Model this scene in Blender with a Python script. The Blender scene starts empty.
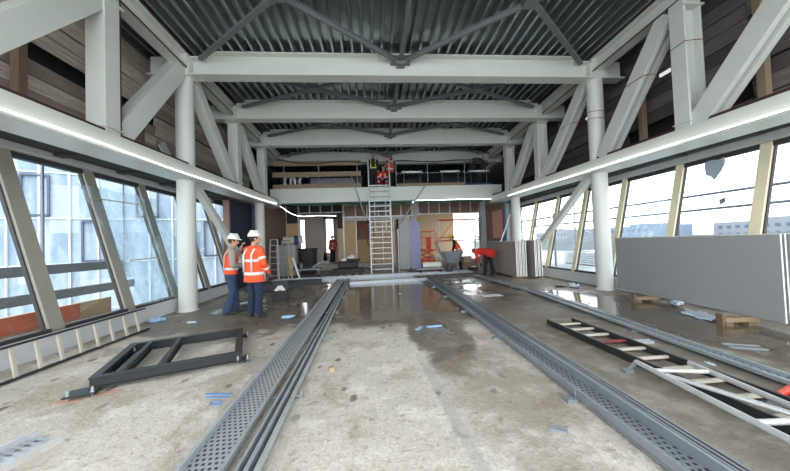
import bpy, bmesh, math, random
from mathutils import Vector, Matrix, Euler
from math import sin, cos, pi, radians as rad
random.seed(7)
C = bpy.context.scene.collection
SC = bpy.context.scene

# ------------------------------------------------------------------ camera
H = 1.4; FPX = 297.0
YAW, PIT, ROL = rad(4.44), rad(1.52), rad(2.07)
fw = Vector((sin(YAW)*cos(PIT), cos(YAW)*cos(PIT), sin(PIT)))
ri = Vector((cos(YAW), -sin(YAW), 0)); upv = ri.cross(fw)
rr = cos(ROL)*ri - sin(ROL)*upv; uu = sin(ROL)*ri + cos(ROL)*upv
cd = bpy.data.cameras.new('camera'); cam = bpy.data.objects.new('camera', cd); C.objects.link(cam)
cd.sensor_fit = 'HORIZONTAL'; cd.sensor_width = 36; cd.lens = FPX/790*36; cd.clip_end = 500; cd.clip_start = .05
M = Matrix((rr, uu, -fw)).transposed().to_4x4(); M.translation = (0, 0, H); cam.matrix_world = M
SC.camera = cam
# ------------------------------------------------------------------ world, exposure
W = bpy.data.worlds.new('overcast_sky'); SC.world = W; W.use_nodes = True
SKY = 3.3
nt = W.node_tree; bg = nt.nodes['Background']
tc = nt.nodes.new('ShaderNodeTexCoord'); sx = nt.nodes.new('ShaderNodeSeparateXYZ'); rp = nt.nodes.new('ShaderNodeValToRGB')
nt.links.new(tc.outputs['Generated'], sx.inputs[0]); nt.links.new(sx.outputs['Z'], rp.inputs[0]); nt.links.new(rp.outputs[0], bg.inputs[0])
e = rp.color_ramp.elements; e[0].position = 0.0; e[0].color = (.80, .86, .90, 1); e[1].position = .5; e[1].color = (.93, .97, 1, 1)
bg.inputs[1].default_value = SKY
SC.view_settings.view_transform = 'Standard'; SC.view_settings.look = 'None'
SC.view_settings.exposure = 0.58; SC.view_settings.gamma = 1; SC.view_settings.use_curve_mapping = False
try:
    SC.cycles.max_bounces = 10; SC.cycles.diffuse_bounces = 6; SC.cycles.transparent_max_bounces = 24; SC.cycles.glossy_bounces = 4
    SC.cycles.sample_clamp_indirect = 6
except Exception: pass

# ------------------------------------------------------------------ node helper
class N:
    def __init__(s, t, o): s.t = t; s.o = o
    def _m(s, op, b=None, c=None):
        n = s.t.nodes.new('ShaderNodeMath'); n.operation = op
        s.t.links.new(s.o, n.inputs[0])
        for i, v in ((1, b), (2, c)):
            if v is None: continue
            if isinstance(v, N): s.t.links.new(v.o, n.inputs[i])
            else: n.inputs[i].default_value = v
        return N(s.t, n.outputs[0])
    def __add__(s, b): return s._m('ADD', b)
    def __sub__(s, b): return s._m('SUBTRACT', b)
    def __mul__(s, b): return s._m('MULTIPLY', b)
    def __truediv__(s, b): return s._m('DIVIDE', b)
    def neg(s): return s*-1.0
    def inv(s): return s*-1.0 + 1.0
    def abs(s): return s._m('ABSOLUTE')
    def fract(s): return s._m('FRACT')
    def floor(s): return s._m('FLOOR')
    def min(s, b): return s._m('MINIMUM', b)
    def max(s, b): return s._m('MAXIMUM', b)
    def lt(s, b): return s._m('LESS_THAN', b)
    def gt(s, b): return s._m('GREATER_THAN', b)
    def pw(s, b): return s._m('POWER', b)
    def ss(s, a, b):
        n = s.t.nodes.new('ShaderNodeMapRange'); n.interpolation_type = 'SMOOTHSTEP'
        s.t.links.new(s.o, n.inputs[0]); n.inputs[1].default_value = a; n.inputs[2].default_value = b
        return N(s.t, n.outputs[0])
class G:
    """a material under construction"""
    def __init__(s, name):
        s.m = bpy.data.materials.new(name); s.m.use_nodes = True; s.t = s.m.node_tree
        s.b = s.t.nodes['Principled BSDF']; s.out = s.t.nodes['Material Output']
    def coord(s, kind='Object'):
        n = s.t.nodes.new('ShaderNodeTexCoord'); return n.outputs[kind]
    def xyz(s, kind='Object'):
        n = s.t.nodes.new('ShaderNodeSeparateXYZ')
        src = s.coord(kind) if kind != 'World' else s.t.nodes.new('ShaderNodeNewGeometry').outputs['Position']
        s.t.links.new(src, n.inputs[0]); return [N(s.t, o) for o in n.outputs]
    def vec(s, x, y, z):
        n = s.t.nodes.new('ShaderNodeCombineXYZ')
        for i, v in enumerate((x, y, z)):
            if isinstance(v, N): s.t.links.new(v.o, n.inputs[i])
            else: n.inputs[i].default_value = v
        return n.outputs[0]
    def noise(s, vec, scale, detail=4, rough=.55, dist=0):
        n = s.t.nodes.new('ShaderNodeTexNoise'); s.t.links.new(vec, n.inputs['Vector'])
        n.inputs['Scale'].default_value = scale; n.inputs['Detail'].default_value = detail
        n.inputs['Roughness'].default_value = rough; n.inputs['Distortion'].default_value = dist
        return N(s.t, n.outputs['Fac'])
    def island(s): return N(s.t, s.t.nodes.new('ShaderNodeNewGeometry').outputs['Random Per Island'])
    def mix(s, f, a, b):
        n = s.t.nodes.new('ShaderNodeMix'); n.data_type = 'RGBA'
        if isinstance(f, N): s.t.links.new(f.o, n.inputs[0])
        else: n.inputs[0].default_value = f
        for i, v in ((6, a), (7, b)):
            if isinstance(v, (tuple, list)): n.inputs[i].default_value = (*v[:3], 1)
            else: s.t.links.new(v, n.inputs[i])
        return n.outputs[2]
    def col(s, c):
        if isinstance(c, (tuple, list)): s.b.inputs['Base Color'].default_value = (*c[:3], 1)
        else: s.t.links.new(c, s.b.inputs['Base Color'])
        return s
    def set(s, rough=None, metal=None, spec=None):
        for k, v in (('Roughness', rough), ('Metallic', metal), ('Specular IOR Level', spec)):
            if v is None: continue
            if isinstance(v, N): s.t.links.new(v.o, s.b.inputs[k])
            else: s.b.inputs[k].default_value = v
        return s
    def bump(s, h, strength=.3, dist=.02):
        n = s.t.nodes.new('ShaderNodeBump'); s.t.links.new(h.o, n.inputs['Height'])
        n.inputs['Strength'].default_value = strength; n.inputs['Distance'].default_value = dist
        s.t.links.new(n.outputs[0], s.b.inputs['Normal']); return s
    def holes(s, f):
        tr = s.t.nodes.new('ShaderNodeBsdfTransparent'); mx = s.t.nodes.new('ShaderNodeMixShader')
        s.t.links.new(f.o, mx.inputs[0]); s.t.links.new(s.b.outputs[0], mx.inputs[1]); s.t.links.new(tr.outputs[0], mx.inputs[2])
        s.t.links.new(mx.outputs[0], s.out.inputs[0]); return s
def hexc(r, g, b):
    f = lambda v: (v/255/12.92) if v/255 <= .04045 else ((v/255+.055)/1.055)**2.4
    return (f(r), f(g), f(b))
def plain(name, c, rough=.6, metal=0, var=.12, scale=6, bump=0):
    g = G(name); n = g.noise(g.coord(), scale, 4)
    g.col(g.mix(n, tuple(v*(1-var) for v in c), tuple(min(1, v*(1+var)) for v in c))).set(rough, metal)
    if bump: g.bump(g.noise(g.coord(), scale*6, 3), bump, .005)
    return g.m
def emit(name, c, strength):
    m = bpy.data.materials.new(name); m.use_nodes = True; t = m.node_tree; t.nodes.clear()
    o = t.nodes.new('ShaderNodeOutputMaterial'); e = t.nodes.new('ShaderNodeEmission'); e.inputs[0].default_value = (*c, 1); e.inputs[1].default_value = strength
    t.links.new(e.outputs[0], o.inputs[0]); return m
def glassy(name, tint, refl=.08, film=0.0, filmc=(.8, .9, .95)):
    """thin clear pane: transparent with a faint mirror, and an optional streaky milky film"""
    g = G(name); t = g.t
    tr = t.nodes.new('ShaderNodeBsdfTransparent'); tr.inputs[0].default_value = (*tint, 1)
    gl = t.nodes.new('ShaderNodeBsdfGlossy'); gl.inputs['Roughness'].default_value = .03
    mx = t.nodes.new('ShaderNodeMixShader'); mx.inputs[0].default_value = refl
    t.links.new(tr.outputs[0], mx.inputs[1]); t.links.new(gl.outputs[0], mx.inputs[2]); last = mx
    if film:
        x, y, z = g.xyz(); n = g.noise(g.vec(x*1.0, y*2.5, z*.7), 2.2, 5, .6, 1.2).ss(.35, .75)
        df = t.nodes.new('ShaderNodeBsdfDiffuse'); df.inputs[0].default_value = (*filmc, 1)
        tl = t.nodes.new('ShaderNodeBsdfTranslucent'); tl.inputs[0].default_value = (*filmc, 1)
        ad = t.nodes.new('ShaderNodeMixShader'); ad.inputs[0].default_value = .6
        t.links.new(df.outputs[0], ad.inputs[1]); t.links.new(tl.outputs[0], ad.inputs[2])
        m2 = t.nodes.new('ShaderNodeMixShader'); t.links.new((n*film).o, m2.inputs[0])
        t.links.new(mx.outputs[0], m2.inputs[1]); t.links.new(ad.outputs[0], m2.inputs[2]); last = m2
    t.links.new(last.outputs[0], g.out.inputs[0]); return g.m

# ------------------------------------------------------------------ materials
def m_floor():
    g = G('wet_screed'); x, y, z = g.xyz('World'); P = g.vec(x, y, 0.0)
    n1 = g.noise(P, .55, 5, .6); n2 = g.noise(P, 2.3, 7, .68); n3 = g.noise(P, 13, 6, .72); n4 = g.noise(g.vec(x, y, 7.0), 1.15, 6, .66, .5)
    streak = g.noise(g.vec(x*5.0, y*1.6, 0.0), 2.0, 6, .72, 1.0)
    c = g.mix(n1.ss(.35, .68), (.60, .555, .48), (.51, .475, .42))
    c = g.mix(n2.ss(.50, .62)*.6, c, (.76, .72, .64))                       # pale dusting
    c = g.mix(streak.ss(.52, .78)*.5, c, (.78, .745, .68))
    c = g.mix(n4.ss(.50, .60)*.62, c, (.33, .270, .195))                       # brown stains
    n5 = g.noise(P, 42, 4, .7)
    c = g.mix(n3.ss(.52, .68)*.65, c, (.26, .22, .165))                       # specks
    c = g.mix(n5.ss(.50, .68)*.40, c, (.30, .26, .20)); c = g.mix(n5.ss(.48, .32)*.35, c, (.86, .83, .77))
    wob = n2*.6 - .3
    right = (x + wob*.7).ss(1.75, 2.35)
    back = (y + wob*2.0 + (n4-.5)*2.5).ss(4.4, 6.0)*(x.abs() + wob).ss(.4, 1.3)
    dirt = (right*.92).max(back*.80)
    dirtc = g.mix(n2.ss(.42, .68), (.165, .142, .112), (.33, .295, .24)); dirtc = g.mix(n3.ss(.5, .75)*.5, dirtc, (.11, .092, .072))
    c = g.mix(dirt, c, dirtc)
    # brown patch and pale cut strip in the middle bay
    patch = (((x - 1.22)*1.25)._m('POWER', 2.0) + ((y - 2.8)*.52)._m('POWER', 2.0) + n2*1.5).ss(1.45, .75)
    c = g.mix(patch*.62, c, (.20, .165, .12))
    strip = ((x - .62 + (y-2.5)*.045 + n3*.05).abs()).ss(.06, .03)*y.ss(3.8, 3.3)
    c = g.mix(strip*.55, c, (.36, .36, .35))
    v = g.t.nodes.new('ShaderNodeTexVoronoi'); v.feature = 'DISTANCE_TO_EDGE'; v.inputs['Scale'].default_value = 1.2
    g.t.links.new(g.vec(x + n2*.9, y*.7 + n1*1.1, 0.0), v.inputs['Vector'])
    crack = N(g.t, v.outputs['Distance']).ss(.014, .004)*n4.ss(.46, .56)*y.ss(5.5, 3.5)
    c = g.mix(crack*.3, c, (.15, .13, .105))
    v2 = g.t.nodes.new('ShaderNodeTexVoronoi'); v2.inputs['Scale'].default_value = 3.1
    g.t.links.new(g.vec(x*1.3 + n3*.10, y*.75, 3.0), v2.inputs['Vector'])
    blot = N(g.t, v2.outputs['Distance']).ss(.20, .10)*n1.ss(.40, .5)*(x*-1.0).ss(-1.6, -1.2)*y.ss(5.6, 5.0)*y.ss(2.2, 2.8)
    c = g.mix(blot*.85, c, (.12, .10, .078))
    # standing water
    big = g.noise(P, .95, 6, .62, .5)
    mid = ((y - 5.5)*-1.1 + (x - .3).abs()*.2)                                # middle bay: wet beyond about 5.3 m
    mid = mid.max((x.abs() - 1.7)*3.0)
    arm = (((x - .98)*2.0)._m('POWER', 2.0) + ((y - 4.7)*.62)._m('POWER', 2.0)) - .25
    rgt = (((x - 2.9)*.80)._m('POWER', 2.0) + ((y - 8.4)*.24)._m('POWER', 2.0)) - .3
    lft = (((x + 2.7)*.50)._m('POWER', 2.0) + ((y - 7.6)*.34)._m('POWER', 2.0)) - .3
    brd = (((x - 4.9)*1.2)._m('POWER', 2.0) + ((y - 5.3)*.33)._m('POWER', 2.0)) - .75
    dd = mid.min(arm).min(rgt).min(lft).min(brd) + (big - .5)*2.6 + (n2 - .5)*.8
    wet = dd.ss(.75, .25); pool = dd.ss(.15, -.25)
    damp = g.mix(n4.ss(.4, .6), (.105, .080, .054), (.150, .118, .082))
    c = g.mix(wet*.85, c, damp); g.col(c)
    r = (wet*-.36 + .80 - pool*.34).max(.09)
    g.set(r, 0, .5)
    g.bump((streak*.7 + n3*.8 + n2*.4)*pool.inv(), .7, .03)
    return g.m
def m_steel(name, c, rough=.38): return plain(name, c, rough, 0, .05, 3)
def m_perf(name, px, py, c=(.46, .50, .52)):
    g = G(name); x, y, z = g.xyz(); n = g.noise(g.coord(), 3, 4)
    row = (y/py).floor(); u = (x/px + (row*.5)).fract() - .5; v = (y/py).fract() - .5
    hole = u.abs().lt(.25)*v.abs().lt(.24)
    m = g.mix(n, tuple(k*.85 for k in c), tuple(min(1, k*1.2) for k in c)); m = g.mix(hole, m, (.03, .032, .034))  # dark seen through the holes is painted on, the sheet is solid
    g.col(m).set(.42, hole.inv()*.35); return g.m
def m_galv(name, c=(.44, .48, .50), rough=.40):
    g = G(name); n = g.noise(g.coord(), 9, 4)
    g.col(g.mix(n, tuple(k*.75 for k in c), tuple(min(1, k*1.25) for k in c))).set(rough, .4); return g.m
def m_osb():
    g = G('osb'); x, y, z = g.xyz(); n = g.noise(g.vec(x*7, y*7, z*16), 2.2, 5, .7, 2.0)
    g.col(g.mix(n.ss(.3, .72), (.42, .27, .13), (.78, .58, .34))).set(.75); return g.m
def m_wood(name, a, b, along='y'):
    g = G(name); x, y, z = g.xyz()
    vec = {'y': g.vec(x*14, y*1.2, z*14), 'x': g.vec(x*1.2, y*14, z*14), 'z': g.vec(x*14, y*14, z*1.2)}[along]
    n = g.noise(vec, 2.0, 6, .65, .6); i = g.island()
    c = g.mix(n.ss(.3, .7), a, b); c2 = g.mix(i*.8, c, tuple(k*.38 for k in a)); g.col(c2).set(.8); return g.m
def m_facade():
    g = G('glazed_facade'); x, y, z = g.xyz(); n = g.noise(g.vec(x*1.5, y, z*.35), 1.1, 4, .6, .5)
    cell = g.noise(g.vec((x/1.12).floor(), 0.0, (z/2.6).floor()), 3.3, 0)
    c = g.mix(n.ss(.3, .7), (.16, .235, .325), (.33, .405, .46)); c = g.mix(cell.ss(.4, .6)*.5, c, (.45, .52, .58))
    g.col(c).set(.25, 0); return g.m
MT = {}
MT['floor'] = m_floor()
MT['white'] = m_steel('off_white_paint', hexc(206, 209, 202))
MT['white2'] = m_steel('off_white_paint_column', hexc(212, 214, 208))
MT['brown'] = plain('red_brown_primer', hexc(72, 44, 40), .7)
MT['deck'] = None
def m_deck():
    g = G('galvanised_roof_deck'); n = g.noise(g.coord(), .8, 4); x, y, z = g.xyz()
    st = g.noise(g.vec(x*30, y*.4, 0.0), 1.0, 3)
    c = g.mix(n, (.26, .30, .31), (.36, .40, .41)); c = g.mix(st*.5, c, (.50, .53, .53)); g.col(c).set(.30, .85); return g.m
MT['deck'] = m_deck()
MT['bracegrey'] = plain('grey_primed_brace', hexc(104, 108, 110), .5)
MT['led'] = emit('light_strip_glow', (1, .98, .95), 4.0)
MT['bronze'] = plain('bronze_grey_mullion', hexc(150, 147, 135), .5, .0)  # left mullions: their backlit shade is put into this grey
MT['cream'] = plain('cream_mullion', hexc(232, 221, 188), .6)  # right mullions: the lit copy, light put into the cream
MT['gasket'] = plain('dark_gasket', hexc(52, 50, 50), .6)
MT['headrail'] = plain('grey_head_rail', hexc(186, 188, 186), .5)
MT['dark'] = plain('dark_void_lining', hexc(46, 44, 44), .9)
MT['darkblue'] = plain('dark_blue_membrane', hexc(34, 42, 56), .7)
MT['kerb'] = plain('pale_kerb_board', hexc(200, 202, 204), .6, 0, .08, 4)
MT['glass'] = glassy('clear_glass', (.93, .96, .97), .07)
MT['glassfilm'] = glassy('filmed_glass', (.86, .93, .97), .06, .5, (.66, .76, .82))
MT['film'] = glassy('loose_clear_film', (.80, .88, .92), .08, .42, (.74, .82, .86))
MT['galv'] = m_galv('galvanised_steel'); MT['galvd'] = m_galv('dull_galvanised', (.27, .30, .32), .45)
MT['perfd'] = m_perf('perforated_tray_dull', .040, .046, (.30, .34, .37)); MT['galvm'] = m_galv('trunking_steel', (.27, .305, .33), .4); MT['perf'] = m_perf('perforated_tray', .040, .046); MT['perf2'] = m_perf('perforated_tray_blue', .05, .035, (.44, .52, .60))  # right trunking: darker steel copies, its weaker light put into the colour
MT['black'] = plain('black_coated_steel', (.022, .024, .027), .42)
MT['blackmatt'] = plain('black_plastic', (.02, .02, .022), .55)
MT['rung'] = plain('worn_rung', hexc(190, 182, 168), .55)
MT['alu'] = m_galv('aluminium', (.60, .61, .62), .35)
MT['osb'] = m_osb()
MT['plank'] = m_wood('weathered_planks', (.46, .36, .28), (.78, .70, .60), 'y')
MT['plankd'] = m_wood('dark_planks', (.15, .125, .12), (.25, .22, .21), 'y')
MT['plankx'] = m_wood('scaffold_board_wood', (.42, .31, .20), (.62, .48, .33), 'x')
MT['timber'] = m_wood('pale_timber', (.50, .37, .22), (.66, .52, .35), 'z')
MT['post'] = m_wood('brown_timber_post', (.30, .20, .13), (.42, .30, .21), 'z')
MT['greyplank'] = m_wood('grey_scaffold_board', (.30, .32, .33), (.42, .44, .45), 'y')
MT['board'] = plain('plasterboard_face', hexc(158, 159, 160), .8, 0, .04, 1.5)
MT['boardbrown'] = plain('plasterboard_back_paper', hexc(150, 142, 134), .85, 0, .05, 1.5)
MT['boardedge'] = plain('plasterboard_edge', hexc(244, 242, 236), .8)
MT['purple'] = plain('lilac_board', hexc(168, 168, 208), .7)
MT['greyboard'] = plain('light_grey_board', hexc(190, 192, 192), .7)
MT['cavity'] = plain('brown_cavity_board', hexc(140, 116, 102), .85)
MT['darkcavity'] = plain('dark_cavity_board', hexc(66, 52, 46), .85)
MT['stud'] = m_galv('stud', (.66, .67, .66), .5)
MT['plaster'] = plain('bare_plaster', hexc(208, 198, 190), .85)
MT['facade'] = m_facade()
MT['mullwhite'] = plain('white_facade_bar', hexc(190, 200, 208), .5)
MT['frameblue'] = plain('dark_facade_frame', hexc(70, 80, 104), .5)
MT['terracotta'] = plain('terracotta_sheet', hexc(178, 104, 78), .8, 0, .3, 2)
MT['sand'] = plain('sand_board', hexc(168, 150, 118), .8, 0, .15, 2)
MT['redboard'] = plain('dull_red_board', hexc(120, 62, 60), .7)
MT['terrace'] = plain('pale_terrace', hexc(140, 150, 150), .8)
MT['street'] = plain('street_ground', hexc(140, 142, 142), .9)
MT['hazebuild'] = plain('pale_blue_facade', hexc(104, 120, 138), .8)  # distance haze is painted into the skyline facades and windows
MT['hazebuild2'] = plain('pale_grey_facade', hexc(120, 126, 134), .8)
MT['hazewin'] = plain('blue_grey_window', hexc(70, 86, 106), .5)
MT['tube'] = m_galv('scaffold_tube', (.20, .22, .26), .5)
MT['orange'] = plain('hi_vis_orange', hexc(240, 88, 42), .75, 0, .06, 12)
MT['hivisred'] = plain('hi_vis_red', hexc(214, 54, 38), .75, 0, .06, 12)
MT['yellowvest'] = plain('hi_vis_yellow', hexc(200, 214, 80), .75)
MT['reflect'] = plain('reflective_band', hexc(222, 222, 216), .4)
MT['jean'] = plain('blue_denim', hexc(48, 64, 92), .9, 0, .25, 9)
MT['jeandark'] = plain('dark_blue_denim', hexc(32, 44, 70), .9, 0, .25, 9)
MT['navy'] = plain('navy_work_cloth', hexc(30, 32, 44), .9)
MT['greysleeve'] = plain('grey_fleece', hexc(150, 146, 140), .95)
MT['skin'] = plain('skin', hexc(196, 146, 122), .6, 0, .05)
MT['hair'] = plain('dark_hair', hexc(50, 40, 34), .8)
MT['eye'] = plain('eye_dark', (.02, .015, .012), .4)
MT['lip'] = plain('lip', hexc(160, 100, 88), .6)
MT['helmet'] = plain('white_helmet', hexc(236, 234, 226), .35, 0, .03)
MT['shoe'] = plain('dark_work_boot', hexc(58, 56, 56), .7)
MT['plastic'] = plain('blue_plastic_wrap', hexc(150, 186, 226), .3)
MT['plasticw'] = plain('pale_plastic_wrap', hexc(210, 224, 236), .3)
MT['chalk'] = plain('blue_spray', hexc(98, 146, 196), .9)
MT['chalkr'] = plain('orange_spray', hexc(196, 140, 112), .9)
MT['red'] = plain('red_plastic', hexc(214, 66, 42), .45)
MT['redtube'] = plain('red_pipe', hexc(190, 52, 44), .5)
MT['orangeply'] = plain('orange_lift_paint', hexc(236, 96, 40), .5)
MT['yellow'] = plain('yellow_paint', hexc(226, 178, 60), .5)
MT['bluepl'] = plain('blue_sheet', hexc(44, 66, 116), .6)
MT['green'] = plain('dark_green_membrane', hexc(34, 72, 58), .8)
MT['pink'] = plain('pale_pink_sign', hexc(228, 206, 216), .6)
MT['sheetlilac'] = plain('lilac_grey_sheet', hexc(140, 132, 142), .7)
MT['wire'] = plain('red_wire', hexc(128, 52, 58), .6)

# ------------------------------------------------------------------ mesh helpers
def BM(): return bmesh.new()
def box(bm, c, s, rot=None, mi=0):
    r = bmesh.ops.create_cube(bm, size=1); vs = r['verts']
    Mx = Matrix.Diagonal((*s, 1)); R = (rot.to_matrix().to_4x4() if isinstance(rot, Euler) else rot) if rot is not None else Matrix()
    bmesh.ops.transform(bm, matrix=Matrix.Translation(c) @ R @ Mx, verts=vs)
    if mi:
        for f in {f for v in vs for f in v.link_faces}: f.material_index = mi
    return vs
def bx(bm, x0, x1, y0, y1, z0, z1, mi=0):
    return box(bm, ((x0+x1)/2, (y0+y1)/2, (z0+z1)/2), (abs(x1-x0), abs(y1-y0), abs(z1-z0)), None, mi)
def frame_of(p0, p1, up=(0, 0, 1)):
    d = (Vector(p1)-Vector(p0)).normalized(); u = Vector(up)
    if abs(d.dot(u)) > .98: u = Vector((0, 1, 0)) if abs(d.y) < .9 else Vector((1, 0, 0))
    s = d.cross(u).normalized(); t = s.cross(d).normalized(); return s, d, t
def beam(bm, p0, p1, w, h, up=(0, 0, 1), off=(0, 0), mi=0):
    """rectangular bar: w across (side), h along 'up'"""
    p0 = Vector(p0); p1 = Vector(p1); s, d, t = frame_of(p0, p1, up); L = (p1-p0).length
    c = (p0+p1)/2 + s*off[0] + t*off[1]
    R = Matrix((s, d, t)).transposed().to_4x4()
    return box(bm, c, (w, L, h), R, mi)
def hbeam(bm, p0, p1, b, h, up=(0, 0, 1), tf=.022, tw=.016):
    """H section: flanges are normal to 'up'"""
    beam(bm, p0, p1, b, tf, up, (0, h/2-tf/2)); beam(bm, p0, p1, b, tf, up, (0, -h/2+tf/2)); beam(bm, p0, p1, tw, h-2*tf, up)
def tube(bm, p0, p1, r, n=10, r2=None):
    p0 = Vector(p0); p1 = Vector(p1); L = (p1-p0).length
    if L < 1e-6: return
    q = (p1-p0).to_track_quat('Z', 'Y').to_matrix().to_4x4()
    bmesh.ops.create_cone(bm, cap_ends=True, segments=n, radius1=r, radius2=r if r2 is None else r2, depth=L, matrix=Matrix.Translation((p0+p1)/2) @ q)
def pipe(bm, pts, r, n=8):
    for a, b in zip(pts, pts[1:]): tube(bm, a, b, r, n)
    for p in pts[1:-1]: bmesh.ops.create_icosphere(bm, subdivisions=1, radius=r*1.02, matrix=Matrix.Translation(p))
def ball(bm, c, s, rot=None, sub=2):
    R = rot.to_matrix().to_4x4() if rot else Matrix()
    bmesh.ops.create_icosphere(bm, subdivisions=sub, radius=1, matrix=Matrix.Translation(c) @ R @ Matrix.Diagonal((*s, 1)))
def quad(bm, pts, mi=0):
    f = bm.faces.new([bm.verts.new(p) for p in pts]); f.material_index = mi; return f
def lathe(bm, prof, c, n=24, axis=None):
    rings = []
    for r, z in prof: rings.append([bm.verts.new((c[0]+r*cos(2*pi*i/n), c[1]+r*sin(2*pi*i/n), c[2]+z)) for i in range(n)])
    for a, b in zip(rings, rings[1:]):
        for i in range(n): bm.faces.new((a[i], a[(i+1) % n], b[(i+1) % n], b[i]))
    bm.faces.new(rings[0][::-1]); bm.faces.new(rings[-1])
def obj(name, bm, mat, parent=None, smooth=False, bev=0, loc=None):
    me = bpy.data.meshes.new(name); bmesh.ops.recalc_face_normals(bm, faces=bm.faces); bm.to_mesh(me); bm.free()
    for m in (mat if isinstance(mat, (list, tuple)) else [mat]): me.materials.append(MT[m] if isinstance(m, str) else m)
    if smooth:
        for p in me.polygons: p.use_smooth = True
        try: me.set_sharp_from_angle(angle=rad(40))
        except Exception: pass
    o = bpy.data.objects.new(name, me); C.objects.link(o)
    if parent: o.parent = parent
    if loc: o.location = loc
    if bev:
        b = o.modifiers.new('bevel', 'BEVEL'); b.width = bev; b.segments = 2; b.limit_method = 'ANGLE'
    return o
def tag(o, label=None, cat=None, group=None, kind=None):
    for k, v in (('label', label), ('category', cat), ('group', group), ('kind', kind)):
        if v: o[k] = v
    return o
def thing(name, label, cat, loc=(0, 0, 0), rz=0, group=None):
    o = bpy.data.objects.new(name, None); C.objects.link(o); o.location = loc; o.rotation_euler = (0, 0, rz); o.empty_display_size = .1
    return tag(o, label, cat, group)
def struct(name, bm, mat, parent=None, **k):
    o = obj(name, bm, mat, parent, **k)
    if not parent: o['kind'] = 'structure'
    return o
def dup(root, loc, rz=None, label=None, group=None):
    r = root.copy(); C.objects.link(r); r.location = loc
    if rz is not None: r.rotation_euler = (0, 0, rz)
    if label: r['label'] = label
    if group: r['group'] = group
    for ch in list(root.children):
        c = ch.copy(); C.objects.link(c); c.parent = r
        for gch in list(ch.children):
            d = gch.copy(); C.objects.link(d); d.parent = c
    return r

# ================================================================== SETTING
XL, XR = -4.35, 6.03
def YK(k): return 7.36 + 2.3*k
def zr(y): return 5.54 - .033*(y-7.36)        # underside of the roof beams
def zd(y): return 6.10 - .016*(y-7.36)         # underside of the roof deck
def zc(y): return 3.0 + .02*(y-4)             # underside of the side girders
b = BM(); bx(b, -4.95, 6.75, -1.5, 17.0, -.25, 0); struct('floor', b, 'floor')
b = BM(); bx(b, -5.75, 9.5, 17.0, 22, -.25, .33); struct('floor_rear', b, plain('rear_floor', hexc(178, 170, 162), .7))
# corrugated roof deck, ribs along the length
b = BM(); pitch = .235; x = -5.75; prof = []
while x < 7.4:
    prof += [(x, 0), (x+.048, 0), (x+.075, .16), (x+.208, .16)]; x += pitch
for (y0, y1) in ((-1.5, 20.5),):
    va = [b.verts.new((px, y0, zd(y0)+pz)) for px, pz in prof]; vb = [b.verts.new((px, y1, zd(y1)+pz)) for px, pz in prof]
    vc = [b.verts.new((px, y0, zd(y0)+.24)) for px, pz in prof]; vd = [b.verts.new((px, y1, zd(y1)+.24)) for px, pz in prof]
    for i in range(len(prof)-1):
        b.faces.new((va[i], va[i+1], vb[i+1], vb[i])); b.faces.new((vc[i], vc[i+1], vd[i+1], vd[i]))
    b.faces.new((va[0], vb[0], vd[0], vc[0])); b.faces.new((va[-1], vb[-1], vd[-1], vc[-1]))
struct('ceiling', b, 'deck')
# kerbs below the glass
b = BM(); bx(b, -4.95, -4.62, -1.5, 10.33, 0, .27); bx(b, -4.98, -4.60, -1.5, 10.33, .27, .30); struct('baseboard_left', b, 'kerb')
b = BM(); bx(b, 6.30, 6.72, -1.5, 13.6, 0, .28); bx(b, 6.28, 6.75, -1.5, 13.6, .28, .31); struct('baseboard_right', b, 'kerb')
# raked glazing, one window per bay
def lerp(a, c, t): return tuple(a[i]+(c[i]-a[i])*t for i in range(len(a)))
def window(nm, side, y0, y1, film, first=False):
    if side < 0: xb, zb, xt, zt, mm, w, d, out = -4.70, .30, -5.46, 3.0, 'bronze', .22, .10, -1
    else: xb, zb, xt, zt, mm, w, d, out = 6.40, .31, 7.0, 2.92, 'cream', .17, .10, 1
    fr = BM()
    for yy in ([y0, y1] if first else [y1]):
        up = Vector((1 if side < 0 else -1, 0, 0))
        beam(fr, (xb, yy, zb), (xt, yy, zt), w, d, up)
    o = struct(nm, fr, mm, None, bev=.006)
    ga = BM()
    for yy in ([y0, y1] if first else [y1]):
        for s in (-1, 1): beam(ga, (xb+out*.015, yy+s*(w/2+.010), zb), (xt+out*.015, yy+s*(w/2+.010), zt), .020, .05, (1, 0, 0))
    obj('gasket', ga, 'gasket', o)
    s = BM(); L = y1-y0-w
    bx(s, xb-.06, xb+.07, y0+w/2, y1-w/2, zb-.0, zb+.055); obj('sill_bar', s, 'gasket', o)
    s = BM(); bx(s, xt-.05, xt+.06, y0+w/2, y1-w/2, zt-.07, zt+.02); obj('head_bar', s, 'gasket', o)
    gl = BM(); ox = .02*out; e = .012
    p = [(xb+ox, y0+w/2, zb+.03), (xb+ox, y1-w/2, zb+.03), (xt+ox, y1-w/2, zt-.03), (xt+ox, y0+w/2, zt-.03)]
    quad(gl, p); obj('glass', gl, 'glassfilm' if film else 'glass', o)
    return o
yl = [.70, 2.07, 3.42, 4.78, 6.12, 7.45, 8.85, 10.2]
for i in range(len(yl)-1): window(f'window_{i+1}', -1, yl[i], yl[i+1], yl[i] > 6 and yl[i] < 7, i == 0)
yr = [.25, 1.72, 3.19, 4.65, 6.12, 7.58, 9.05, 10.5, 12.0, 13.4]
for i in range(len(yr)-1): window(f'window_{i+11}', 1, yr[i], yr[i+1], yr[i] > 6 and yr[i] < 7, i == 0)
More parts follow.
